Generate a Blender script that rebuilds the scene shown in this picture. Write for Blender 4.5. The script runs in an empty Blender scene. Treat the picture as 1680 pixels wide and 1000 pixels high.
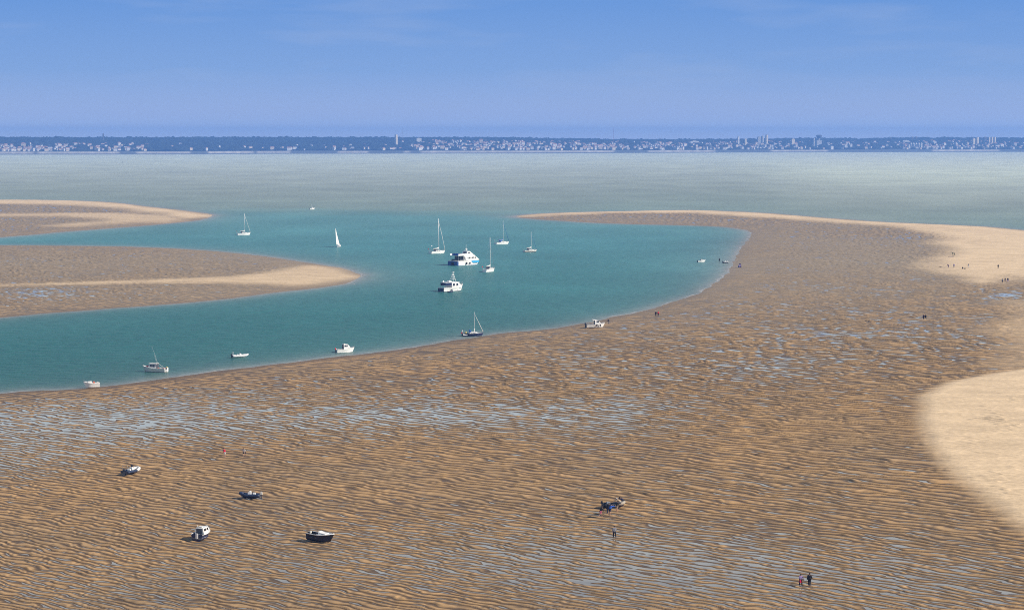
import bpy, math, random
import numpy as np
from mathutils import Vector, Matrix

# ------------------------------------------------------------------ camera, sky, sun, exposure
H, F, YH = 60.0, 3600.0, 225.0          # eye height above the water, focal length and horizon row of the 1680 px photograph
PITCH = math.atan((500.0 - YH) / F)
SC = bpy.context.scene
COL = SC.collection
cam_data = bpy.data.cameras.new("camera")
cam_data.sensor_width = 36.0
cam_data.lens = F / 1680.0 * 36.0
cam_data.clip_start = 1.0
cam_data.clip_end = 60000.0
cam = bpy.data.objects.new("camera", cam_data)
COL.objects.link(cam)
cam.location = (0, 0, H)
cam.rotation_euler = (math.radians(90) - PITCH, 0, 0)
SC.camera = cam

SUN_EL, SUN_AZ = math.radians(35), math.radians(106)     # azimuth clockwise from +Y: from the right and a little behind
w = bpy.data.worlds.new("World")
SC.world = w
w.use_nodes = True
nt = w.node_tree
nt.nodes.clear()
out = nt.nodes.new("ShaderNodeOutputWorld")
bg = nt.nodes.new("ShaderNodeBackground")
sky = nt.nodes.new("ShaderNodeTexSky")
sky.sky_type = 'NISHITA'
sky.sun_disc = False
sky.sun_elevation = SUN_EL
sky.sun_rotation = SUN_AZ
sky.altitude = 0
sky.air_density = 1.2
sky.dust_density = 0.6
sky.ozone_density = 2.0
tc = nt.nodes.new("ShaderNodeTexCoord")
sep = nt.nodes.new("ShaderNodeSeparateXYZ")
ramp = nt.nodes.new("ShaderNodeValToRGB")        # low hazy sky, then an added pale band above the camera's view
mr = nt.nodes.new("ShaderNodeMapRange")
mr.inputs['From Min'].default_value = 0.0
mr.inputs['From Max'].default_value = 0.30
nt.links.new(tc.outputs['Generated'], sep.inputs[0])
nt.links.new(sep.outputs['Z'], mr.inputs['Value'])
nt.links.new(mr.outputs[0], ramp.inputs[0])
cr = ramp.color_ramp
SKYW = 0.08
def rc(pos, c):
    e = cr.elements.new(pos)
    e.color = (c[0], c[1], c[2], 1)
cr.elements[0].position = 0.0
cr.elements[0].color = (0.54, 0.61, 0.80, 1)
cr.elements[1].position = 1.0
cr.elements[1].color = (0.22, 0.36, 0.62, 1)
rc(0.012, (0.44, 0.54, 0.77))
rc(0.035, (0.37, 0.485, 0.765))
rc(0.10, (0.235, 0.40, 0.735))
rc(0.205, (0.150, 0.325, 0.710))
rc(0.238, (0.36, 0.52, 0.76))
rc(0.30, (0.74, 0.90, 0.94))  # bright unseen band added so pools and water reflect paler
rc(0.60, (0.72, 0.76, 0.76))
sc_ = nt.nodes.new("ShaderNodeVectorMath")
sc_.operation = 'SCALE'
sc_.inputs['Scale'].default_value = SKYW
nt.links.new(sky.outputs[0], sc_.inputs[0])
mr2 = nt.nodes.new("ShaderNodeMapRange")
mr2.interpolation_type = 'SMOOTHSTEP'
mr2.inputs['From Min'].default_value = 0.15
mr2.inputs['From Max'].default_value = 0.32
nt.links.new(sep.outputs['Z'], mr2.inputs['Value'])
# faint thin cloud veil
mpn = nt.nodes.new("ShaderNodeMapping")
mpn.inputs['Scale'].default_value = (9, 9, 60)
nz = nt.nodes.new("ShaderNodeTexNoise")
nz.inputs['Scale'].default_value = 1.4
nz.inputs['Detail'].default_value = 4
nt.links.new(tc.outputs['Generated'], mpn.inputs[0])
nt.links.new(mpn.outputs[0], nz.inputs['Vector'])
mr3 = nt.nodes.new("ShaderNodeMapRange")
mr3.inputs['From Min'].default_value = 0.52
mr3.inputs['From Max'].default_value = 0.80
mr3.inputs['To Max'].default_value = 0.42
nt.links.new(nz.outputs[0], mr3.inputs['Value'])
veil = nt.nodes.new("ShaderNodeMix")
veil.data_type = 'RGBA'
veil.inputs['B'].default_value = (0.36, 0.47, 0.72, 1)
nt.links.new(mr3.outputs[0], veil.inputs['Factor'])
nt.links.new(ramp.outputs[0], veil.inputs['A'])
mx = nt.nodes.new("ShaderNodeMix")
mx.data_type = 'RGBA'
nt.links.new(mr2.outputs[0], mx.inputs['Factor'])
nt.links.new(veil.outputs['Result'], mx.inputs['A'])
nt.links.new(sc_.outputs[0], mx.inputs['B'])
nt.links.new(mx.outputs['Result'], bg.inputs['Color'])
bg.inputs['Strength'].default_value = 1.0
nt.links.new(bg.outputs[0], out.inputs['Surface'])

sun_d = bpy.data.lights.new("sun", 'SUN')
sun_d.energy = 5.0
sun_d.angle = math.radians(0.53)
sun_d.color = (1.0, 0.90, 0.76)
sun = bpy.data.objects.new("sun", sun_d)
COL.objects.link(sun)
L_ = Vector((math.cos(SUN_EL) * math.sin(SUN_AZ), math.cos(SUN_EL) * math.cos(SUN_AZ), math.sin(SUN_EL)))
sun.rotation_euler = L_.to_track_quat('Z', 'Y').to_euler()
sun.location = (0, 0, 200)

SC.view_settings.view_transform = 'Standard'
SC.view_settings.look = 'None'
SC.view_settings.exposure = 0.0
SC.view_settings.gamma = 1.0
SC.cycles.use_denoising = False
SC.cycles.max_bounces = 6
SC.cycles.volume_bounces = 1
SC.cycles.transparent_max_bounces = 16
SC.cycles.filter_width = 1.0

# ------------------------------------------------------------------ helpers
def ray(px, py):
    c, s = math.cos(PITCH), math.sin(PITCH)
    u, v = (px - 840.0) / F, (500.0 - py) / F
    return (u, c + v * s, -s + v * c)

def at(px, py, z=0.0):
    d = ray(px, py)
    t = (z - H) / d[2]
    return (d[0] * t, d[1] * t)

def px_of(x, y, z):
    c, s = math.cos(PITCH), math.sin(PITCH)
    dz = z - H
    fw = y * c - dz * s
    up = y * s + dz * c
    return 840 + F * x / fw, 500 - F * up / fw

def hsh(ix, iy, seed):
    h = (ix.astype(np.uint32) * np.uint32(374761393) + iy.astype(np.uint32) * np.uint32(668265263) + np.uint32(seed * 9781 + 13))
    h = (h ^ (h >> np.uint32(13))) * np.uint32(1274126177)
    return h ^ (h >> np.uint32(16))

def noise(x, y, seed=0):
    """gradient noise, about -1..1"""
    x = np.asarray(x, np.float64); y = np.asarray(y, np.float64)
    xi = np.floor(x); yi = np.floor(y)
    fx = x - xi; fy = y - yi
    xi = xi.astype(np.int64) & 0xffffffff; yi = yi.astype(np.int64) & 0xffffffff
    u = fx * fx * fx * (fx * (fx * 6 - 15) + 10); v = fy * fy * fy * (fy * (fy * 6 - 15) + 10)
    def g(ix, iy, dx, dy):
        a = hsh(ix & 0xffffffff, iy & 0xffffffff, seed).astype(np.float64) * (2 * math.pi / 4294967296.0)
        return np.cos(a) * dx + np.sin(a) * dy
    n00 = g(xi, yi, fx, fy); n10 = g(xi + 1, yi, fx - 1, fy)
    n01 = g(xi, yi + 1, fx, fy - 1); n11 = g(xi + 1, yi + 1, fx - 1, fy - 1)
    return 1.5 * ((n00 * (1 - u) + n10 * u) * (1 - v) + (n01 * (1 - u) + n11 * u) * v)

def sstep(x, a, b):
    t = np.clip((x - a) / (b - a), 0, 1)
    return t * t * (3 - 2 * t)

def crom(pts, n=6, closed=True):
    P = [np.array(p, float) for p in pts]
    out = []
    N = len(P)
    for i in range(N if closed else N - 1):
        p0 = P[(i - 1) % N] if closed or i > 0 else P[0]
        p1 = P[i]; p2 = P[(i + 1) % N]
        p3 = P[(i + 2) % N] if closed or i + 2 < N else P[-1]
        for k in range(n):
            t = k / n
            out.append(0.5 * ((2 * p1) + (-p0 + p2) * t + (2 * p0 - 5 * p1 + 4 * p2 - p3) * t * t + (-p0 + 3 * p1 - 3 * p2 + p3) * t ** 3))
    return np.array(out)

def sdf(X, Y, poly):
    """signed distance, positive inside"""
    shp = X.shape
    X = X.ravel(); Y = Y.ravel()
    best = np.full(X.shape, 1e18)
    ins = np.zeros(X.shape, bool)
    n = len(poly)
    for i in range(n):
        ax, ay = poly[i]; bx, by = poly[(i + 1) % n]
        dx, dy = bx - ax, by - ay
        L2 = dx * dx + dy * dy
        if L2 < 1e-9:
            continue
        t = np.clip(((X - ax) * dx + (Y - ay) * dy) / L2, 0, 1)
        d2 = (X - ax - t * dx) ** 2 + (Y - ay - t * dy) ** 2
        np.minimum(best, d2, out=best)
        if ay != by:
            c = ((ay > Y) != (by > Y)) & (X < (bx - ax) * (Y - ay) / (by - ay) + ax)
            ins ^= c
    d = np.sqrt(best)
    return np.where(ins, d, -d).reshape(shp)

# ------------------------------------------------------------------ materials
MATS = {}
def mat(name, col, rough=0.5, metal=0.0, spec=0.5, var=0.06, scale=6.0, bump=0.0):
    if name in MATS:
        return MATS[name]
    m = bpy.data.materials.new(name)
    m.use_nodes = True
    n = m.node_tree
    b = n.nodes['Principled BSDF']
    b.inputs['Roughness'].default_value = rough
    b.inputs['Metallic'].default_value = metal
    b.inputs['Specular IOR Level'].default_value = spec
    t = n.nodes.new("ShaderNodeTexCoord")
    z = n.nodes.new("ShaderNodeTexNoise")
    z.inputs['Scale'].default_value = scale
    z.inputs['Detail'].default_value = 3
    n.links.new(t.outputs['Object'], z.inputs['Vector'])
    r = n.nodes.new("ShaderNodeMapRange")
    r.inputs['From Min'].default_value = 0.3
    r.inputs['From Max'].default_value = 0.7
    r.inputs['To Min'].default_value = 1 - var * 2
    r.inputs['To Max'].default_value = 1 + var
    n.links.new(z.outputs[0], r.inputs['Value'])
    s = n.nodes.new("ShaderNodeVectorMath")
    s.operation = 'SCALE'
    s.inputs[0].default_value = col[:3]
    n.links.new(r.outputs[0], s.inputs['Scale'])
    n.links.new(s.outputs[0], b.inputs['Base Color'])
    if bump:
        bp = n.nodes.new("ShaderNodeBump")
        bp.inputs['Strength'].default_value = bump
        n.links.new(z.outputs[0], bp.inputs['Height'])
        n.links.new(bp.outputs[0], b.inputs['Normal'])
    MATS[name] = m
    return m

WHITE = mat("gelcoat_white", (0.90, 0.89, 0.86), 0.28)
OFFW = mat("painted_offwhite", (0.70, 0.68, 0.62), 0.4)
NAVY = mat("navy_gelcoat", (0.012, 0.025, 0.085), 0.3)
BLACK = mat("black_gelcoat", (0.010, 0.011, 0.018), 0.35)
BLUEH = mat("ferry_blue", (0.02, 0.09, 0.30), 0.35)
CYAN = mat("ferry_cyan", (0.05, 0.42, 0.75), 0.35)
GLASS = mat("tinted_glass", (0.015, 0.02, 0.03), 0.08, spec=0.8)
RUBBER = mat("black_rubber", (0.02, 0.02, 0.024), 0.6)
GREYR = mat("grey_inflatable", (0.80, 0.80, 0.79), 0.5)
NAVYR = mat("navy_inflatable", (0.018, 0.035, 0.085), 0.55)
ALU = mat("aluminium_spar", (0.80, 0.82, 0.80), 0.35, metal=0.0)
STEEL = mat("steel_rail", (0.55, 0.57, 0.58), 0.3, metal=0.6)
SAIL = mat("sail_cloth", (0.86, 0.85, 0.80), 0.7)
BLUEC = mat("blue_canvas", (0.02, 0.12, 0.42), 0.8)
GREYC = mat("grey_canvas", (0.30, 0.32, 0.34), 0.8)
RED = mat("red_paint", (0.60, 0.02, 0.04), 0.4)
ORANGE = mat("orange_plastic", (0.80, 0.16, 0.06), 0.5)
YELLOW = mat("yellow_plastic", (0.80, 0.60, 0.12), 0.5)
ANTIF = mat("dark_antifouling", (0.05, 0.045, 0.05), 0.7)
REDAF = mat("rust_red_antifouling", (0.25, 0.06, 0.04), 0.7)
DECK = mat("deck_grey_beige", (0.55, 0.50, 0.42), 0.6)
DSHADE = mat("dark_cockpit_lining", (0.08, 0.09, 0.11), 0.6)

class MB:
    def __init__(s):
        s.v = []; s.f = []; s.m = []
    def add(s, vs, fs, mi=0):
        b = len(s.v)
        s.v += [tuple(v) for v in vs]
        s.f += [tuple(i + b for i in f) for f in fs]
        s.m += [mi] * len(fs)
        return s
    def box(s, x0, x1, y0, y1, z0, z1, mi=0, tx=0, ty=0):
        """box; tx, ty shrink the top on every side"""
        vs = [(x0, y0, z0), (x1, y0, z0), (x1, y1, z0), (x0, y1, z0),
              (x0 + tx, y0 + ty, z1), (x1 - tx, y0 + ty, z1), (x1 - tx, y1 - ty, z1), (x0 + tx, y1 - ty, z1)]
        return s.add(vs, [(0, 3, 2, 1), (4, 5, 6, 7), (0, 1, 5, 4), (1, 2, 6, 5), (2, 3, 7, 6), (3, 0, 4, 7)], mi)
    def prof(s, pts, wb, wt, mi=0):
        """side profile (x, z) extruded over the width; half widths wb at the lowest z and wt at the highest"""
        zs = [p[1] for p in pts]
        z0, z1 = min(zs), max(zs)
        def hw(z): return wb + (wt - wb) * (z - z0) / max(1e-6, z1 - z0)
        n = len(pts)
        vs = [(p[0], hw(p[1]), p[1]) for p in pts] + [(p[0], -hw(p[1]), p[1]) for p in pts]
        fs = [tuple(range(n)), tuple(range(2 * n - 1, n - 1, -1))]
        for i in range(n):
            j = (i + 1) % n
            fs.append((i, i + n, j + n, j))
        return s.add(vs, fs, mi)
    def tube(s, pts, r, mi=0, n=8, r1=None, cap=True):
        pts = [Vector(p) for p in pts]
        rs = [r + ((r1 if r1 is not None else r) - r) * i / (len(pts) - 1) for i in range(len(pts))]
        vs = []; fs = []
        up = None
        for i, p in enumerate(pts):
            d = (pts[min(i + 1, len(pts) - 1)] - pts[max(i - 1, 0)]).normalized()
            if up is None:
                up = Vector((0, 0, 1)) if abs(d.z) < 0.9 else Vector((1, 0, 0))
            a = d.cross(up).normalized(); b = a.cross(d).normalized()
            up = b
            for k in range(n):
                t = 2 * math.pi * k / n
                vs.append(p + (a * math.cos(t) + b * math.sin(t)) * rs[i])
        for i in range(len(pts) - 1):
            for k in range(n):
                k2 = (k + 1) % n
                fs.append((i * n + k, i * n + k2, (i + 1) * n + k2, (i + 1) * n + k))
        if cap:
            fs.append(tuple(range(n - 1, -1, -1)))
            fs.append(tuple((len(pts) - 1) * n + k for k in range(n)))
        return s.add(vs, fs, mi)
    def ball(s, c, r, mi=0, n=10, sz=1.0):
        vs = []; fs = []
        m = n // 2
        for i in range(m + 1):
            a = math.pi * i / m
            for k in range(n):
                b = 2 * math.pi * k / n
                vs.append((c[0] + r * math.sin(a) * math.cos(b), c[1] + r * math.sin(a) * math.sin(b), c[2] + r * sz * math.cos(a)))
        for i in range(m):
            for k in range(n):
                fs.append((i * n + k, (i + 1) * n + k, (i + 1) * n + (k + 1) % n, i * n + (k + 1) % n))
        return s.add(vs, fs, mi)
    def build(s, name, mats, parent=None, smooth=False, bevel=0):
        me = bpy.data.meshes.new(name)
        me.from_pydata([tuple(v) for v in s.v], [], s.f)
        if not isinstance(mats, (list, tuple)):
            mats = [mats]
        for m in mats:
            me.materials.append(m)
        me.polygons.foreach_set("material_index", s.m)
        if smooth:
            me.polygons.foreach_set("use_smooth", [True] * len(s.f))
        me.update()
        o = bpy.data.objects.new(name, me)
        COL.objects.link(o)
        if parent is not None:
            o.parent = parent
        if bevel:
            b = o.modifiers.new("bevel", 'BEVEL')
            b.width = bevel; b.segments = 2; b.limit_method = 'ANGLE'
        return o

def thing(name, label, cat, loc=(0, 0, 0), rz=0.0, group=None, tilt=(0, 0)):
    o = bpy.data.objects.new(name, None)
    COL.objects.link(o)
    o.location = loc
    o.rotation_mode = 'XYZ'
    o.rotation_euler = (tilt[0], tilt[1], rz)
    o['label'] = label; o['category'] = cat
    if group: o['group'] = group
    return o

def tag(o, label=None, cat=None, group=None, kind=None):
    if label: o['label'] = label
    if cat: o['category'] = cat
    if group: o['group'] = group
    if kind: o['kind'] = kind
    return o
# ------------------------------------------------------------------ the setting: sand flats, pools, sea
def wp(pts):
    return [at(*p) for p in pts]

MAIN = [(-700, 730), (-300, 680), (0, 645), (150, 636), (300, 617), (450, 597), (580, 582), (650, 574), (760, 556), (830, 546), (900, 539),
        (960, 530), (1010, 519), (1060, 509), (1110, 494), (1150, 479), (1180, 460), (1198, 442), (1206, 425), (1217, 405), (1228, 392),
        (1233, 382), (1216, 376), (1180, 371.5), (1100, 369), (1000, 366.5), (900, 361), (850, 357), (842, 355.5), (870, 351.5), (930, 348.5),
        (1050, 345.8), (1150, 345), (1250, 349), (1350, 357), (1450, 364), (1550, 368.5), (1620, 372), (1680, 377.5), (1900, 396),
        (2500, 430), (3200, 1100), (2800, 2600), (-1200, 2600), (-1500, 1100)]
BANK = [(-900, 400), (-400, 402), (0, 402.5), (100, 403), (180, 404), (260, 406.5), (350, 412), (430, 420), (500, 430), (555, 439), (583, 447),
        (590, 453), (580, 461), (530, 471), (450, 480), (380, 489), (300, 497), (200, 504.5), (100, 512), (0, 521), (-400, 556), (-900, 600)]
FARB = [(-900, 327), (-400, 327), (0, 328), (100, 328.5), (180, 331.5), (240, 338.5), (300, 345), (346, 351.5), (344, 356), (320, 362),
        (260, 368), (200, 373), (100, 380.5), (0, 389), (-400, 415), (-900, 440)]
DRY = [  # soft-edged dry sand: polygon, softness in metres, strength
    ([(1503, 672), (1512, 655), (1545, 637), (1600, 626), (1680, 612), (1900, 590), (1900, 960), (1760, 930), (1680, 885), (1630, 845), (1575, 790), (1530, 745), (1510, 705)], 3.2, 1.0),
    ([(1650, 505), (1700, 497), (1900, 500), (1900, 640), (1655, 618), (1640, 560)], 10, 0.35),
    ([(838, 355), (870, 352.3), (930, 349.6), (1050, 346.8), (1150, 346), (1250, 350), (1350, 358), (1450, 365), (1550, 369), (1620, 372.5), (1680, 378), (1900, 397),
      (1900, 500), (1680, 458), (1650, 462), (1600, 468), (1560, 452), (1530, 436), (1548, 408), (1530, 385), (1480, 375), (1400, 369), (1300, 362), (1200, 354.5), (1100, 351), (1000, 351.5), (900, 355)], 13, 1.0),
    ([(-900, 478), (0, 470), (150, 466), (300, 461), (420, 452), (500, 436), (556, 440.5), (580, 449), (586, 453), (576, 458), (500, 468), (400, 469), (250, 468), (0, 472.5), (-900, 482)], 9, 0.75),
    ([(-900, 327), (0, 328), (100, 329), (180, 332), (240, 339), (300, 346), (342, 351.5), (338, 356), (300, 358), (240, 350), (150, 340), (0, 336), (-900, 336)], 16, 0.95),
    ([(-900, 352), (0, 352.5), (100, 351), (200, 352), (270, 356), (300, 362), (200, 368), (90, 373), (160, 363), (0, 356), (-900, 358)], 16, 0.7),
]
SHORES = [crom(wp(P), 6) for P in (MAIN, BANK, FARB)]

def shore_noise(X, Y):
    return 1.2 * noise(X / 14, Y / 26, 3) + 0.5 * noise(X / 3.5, Y / 7, 4)

def shore_d(X, Y):
    d = np.maximum(np.maximum(sdf(X, Y, SHORES[0]), sdf(X, Y, SHORES[1])), sdf(X, Y, SHORES[2]))
    return d

def dry_mask(X, Y):
    r = np.zeros(X.shape)
    jit = 10 * noise(X / 50, Y / 90, 21) + 5 * noise(X / 14, Y / 30, 22)
    for P, soft, k in DRY:
        d = sdf(X, Y, crom(wp(P), 4))
        r = np.maximum(r, k * sstep(d + jit * np.minimum(1, soft / 18 + 0.08), -soft, soft))
    return r

# wet zones with standing water: px centre, radii in px, level (share of the ripple height)
WET = [(60, 705, 300, 48, 0.27), (300, 690, 340, 40, 0.16), (650, 690, 330, 34, 0.24), (960, 680, 240, 42, 0.20), (40, 760, 130, 34, 0.25),
       (200, 960, 400, 50, 0.13), (800, 915, 420, 60, 0.24), (1180, 950, 380, 60, 0.30), (1500, 975, 200, 45, 0.25),
       (1300, 800, 260, 40, 0.07), (1650, 487, 50, 10, 0.30), (60, 487, 130, 12, 0.16), 
       (1350, 560, 280, 70, 0.12), (1500, 392, 40, 8, 0.16), (1530, 560, 100, 22, 0.12), (700, 820, 300, 30, -0.05), (1150, 620, 260, 46, 0.10)]

def wet_level(X, Y):
    c, s = math.cos(PITCH), math.sin(PITCH)
    fw = Y * c + H * s
    PX = 840 + F * X / fw
    PY = 500 - F * (Y * s - H * c) / fw
    wv = np.full(X.shape, 0.02)
    for cx, cy, rx, ry, k in WET:
        wv = wv + 0.75 * k * np.exp(-(((PX - cx) / rx) ** 2 + ((PY - cy) / ry) ** 2))
    return wv

U0, KR = 600.0, 124.0
def ripple(X, Y):
    """height 0..1 of the ripple field and the local wavelength"""
    u = 0.66 * X + 0.76 * Y
    lam0 = np.clip(u, 60, U0) / KR
    ph0 = np.where(u < U0, KR * np.log(np.maximum(u, 20) / U0), (u - U0) / (U0 / KR))   # counted in wavelengths
    b = (0.76 * X - 0.66 * (Y - 400) * 0.5) / lam0
    far = sstep(Y, 400, 620)
    warp = (0.55 + 0.1 * far) * noise(b / 2.4, ph0 / 2.2, 31) + 0.8 * noise(X / 47, Y / 55, 32) \
        + (0.15 + 0.10 * far) * noise(b / 1.1, ph0 / 1.2, 33) + 1.8 * noise(X / 130, Y / 150, 34)
    ph = ph0 + warp
    t = ph - np.floor(ph)
    lee = 0.25
    up = t / lee
    dn = (1 - t) / (1 - lee)
    h1 = np.where(t < lee, up * up * (3 - 2 * up), dn ** 1.2)
    # a second, crossing family breaks the crests into tongues
    v = b * 0.66 - 0.22 * ph0 + 1.2 * noise(b / 2.0, ph0 / 1.8, 35)
    h2 = 0.5 + 0.5 * np.sin(2 * math.pi * v)
    amp = np.clip(0.85 + 0.45 * noise(b / 1.8, ph0 / 1.6, 36) + 0.3 * noise(X / 40, Y / 60, 37), 0.3, 1.2)
    h = amp * h1 * (1 - (0.42 + 0.30 * far) * h2)
    return h, lam0

def base_z(d, dry, X, Y):
    z = np.where(d > 0, 0.75 * (1 - np.exp(-np.maximum(d, 0) / 22.0)), 0.05 * d)
    z = z + 0.55 * dry * sstep(d, 2, 30) + 0.05 * noise(X / 60, Y / 60, 8) * sstep(d, 5, 40)
    return np.maximum(z, -3)

def fan(us, Ds):
    """grid of world points: rows at distance Ds, columns at slope us"""
    U, D = np.meshgrid(us, Ds)
    return U * D, D

def upsample(C, ri, ci, nr, nc):
    """bilinear from coarse samples at row indices ri and column indices ci"""
    tmp = np.empty((C.shape[0], nc))
    cols = np.arange(nc)
    for k in range(C.shape[0]):
        tmp[k] = np.interp(cols, ci, C[k])
    rows = np.arange(nr)
    j = np.clip(np.searchsorted(ri, rows, side='right') - 1, 0, len(ri) - 2)
    f = (rows - ri[j]) / (ri[j + 1] - ri[j])
    return tmp[j] * (1 - f)[:, None] + tmp[j + 1] * f[:, None]

def grid_mesh(name, X, Y, Z, keep, mats, attrs=None, smooth=True):
    nr, nc = X.shape
    idx = np.arange(nr * nc).reshape(nr, nc)
    q = np.stack([idx[:-1, 1:], idx[1:, 1:], idx[1:, :-1], idx[:-1, :-1]], -1)   # split along the way the ripple crests run
    kq = keep[:-1, :-1] | keep[:-1, 1:] | keep[1:, 1:] | keep[1:, :-1]
    q = q[kq]
    used = np.zeros(nr * nc, bool)
    used[q.ravel()] = True
    remap = np.cumsum(used) - 1
    q = remap[q]
    co = np.stack([X.ravel()[used], Y.ravel()[used], Z.ravel()[used]], -1).astype(np.float32)
    me = bpy.data.meshes.new(name)
    me.vertices.add(len(co)); me.loops.add(q.size); me.polygons.add(len(q))
    me.vertices.foreach_set("co", co.ravel())
    me.loops.foreach_set("vertex_index", q.ravel().astype(np.int32))
    me.polygons.foreach_set("loop_start", (np.arange(len(q)) * 4).astype(np.int32))
    me.polygons.foreach_set("loop_total", np.full(len(q), 4, np.int32))
    me.polygons.foreach_set("use_smooth", np.full(len(q), smooth))
    for k, a in (attrs or {}).items():
        if a.ndim == 3:
            at_ = me.attributes.new(k, 'FLOAT_COLOR', 'POINT')
            c4 = np.ones((len(co), 4), np.float32)
            c4[:, :3] = a.reshape(-1, 3)[used]
            at_.data.foreach_set("color", c4.ravel())
        else:
            at_ = me.attributes.new(k, 'FLOAT', 'POINT')
            at_.data.foreach_set("value", a.ravel()[used].astype(np.float32))
    me.update(calc_edges=True)
    for m in (mats if isinstance(mats, (list, tuple)) else [mats]):
        me.materials.append(m)
    o = bpy.data.objects.new(name, me)
    COL.objects.link(o)
    return o

def sand_material():
    m = bpy.data.materials.new("tidal_sand")
    m.use_nodes = True
    n = m.node_tree; N = n.nodes; K = n.links
    b = N['Principled BSDF']
    def attr(a):
        x = N.new("ShaderNodeAttribute"); x.attribute_name = a; return x.outputs['Fac']
    geo = N.new("ShaderNodeNewGeometry")
    def nz(scale, det=4, sx=1, sy=1):
        mp = N.new("ShaderNodeMapping"); mp.inputs['Scale'].default_value = (sx, sy, 1)
        K.new(geo.outputs['Position'], mp.inputs[0])
        z = N.new("ShaderNodeTexNoise"); z.inputs['Scale'].default_value = scale; z.inputs['Detail'].default_value = det
        K.new(mp.outputs[0], z.inputs['Vector'])
        return z.outputs[0]
    def rng(i, a, b_, c, d):
        r = N.new("ShaderNodeMapRange"); K.new(i, r.inputs['Value'])
        r.inputs['From Min'].default_value = a; r.inputs['From Max'].default_value = b_
        r.inputs['To Min'].default_value = c; r.inputs['To Max'].default_value = d
        return r.outputs[0]
    def mixc(f, a, b_):
        x = N.new("ShaderNodeMix"); x.data_type = 'RGBA'
        K.new(f, x.inputs['Factor'])
        for s_, v in (('A', a), ('B', b_)):
            if isinstance(v, tuple): x.inputs[s_].default_value = v + (1,)
            else: K.new(v, x.inputs[s_])
        return x.outputs['Result']
    def math_(op, a, b_):
        x = N.new("ShaderNodeMath"); x.operation = op
        for i, v in enumerate((a, b_)):
            if isinstance(v, (int, float)): x.inputs[i].default_value = v
            else: K.new(v, x.inputs[i])
        return x.outputs[0]
    near = mixc(rng(nz(0.035, 3), 0.35, 0.65, 0, 1), SAND_A, SAND_B)      # ochre and grey-brown sand
    drained = mixc(attr("damp_shade"), near, SAND_DAMP_SHADE)
    farc = mixc(attr("silt"), drained, SAND_SILT)                             # greyer silty sand on the outer flats
    dry = mixc(rng(nz(0.02, 4, 1, 0.5), 0.35, 0.7, 0, 1), SAND_DRY, SAND_DRY2)
    col = mixc(attr("dry"), farc, dry)
    grain = rng(nz(0.9, 5), 0.3, 0.7, 0.84, 1.14)
    grain2 = rng(nz(0.16, 4, 0.5, 1), 0.3, 0.7, 0.88, 1.12)
    gg = math_('MULTIPLY', grain, grain2)
    sc = N.new("ShaderNodeVectorMath"); sc.operation = 'SCALE'
    K.new(col, sc.inputs[0]); K.new(gg, sc.inputs['Scale'])
    K.new(sc.outputs[0], b.inputs['Base Color'])
    K.new(rng(attr("damp_shade"), 0, 1, 0.85, 0.5), b.inputs['Roughness'])
    b.inputs['Specular IOR Level'].default_value = 0.25
    bp = N.new("ShaderNodeBump"); bp.inputs['Strength'].default_value = 0.5; bp.inputs['Distance'].default_value = 0.06
    K.new(nz(1.6, 4), bp.inputs['Height']); K.new(bp.outputs[0], b.inputs['Normal'])
    return m

SAND_A, SAND_B = (0.52, 0.32, 0.145), (0.42, 0.275, 0.14)
SAND_DAMP_SHADE = (0.088, 0.055, 0.028)  # wet trough sand, deepened to add painted lee shade to the ripples
SAND_SILT = (0.34, 0.265, 0.175)
SAND_DRY, SAND_DRY2 = (0.82, 0.62, 0.39), (0.76, 0.57, 0.36)

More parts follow.
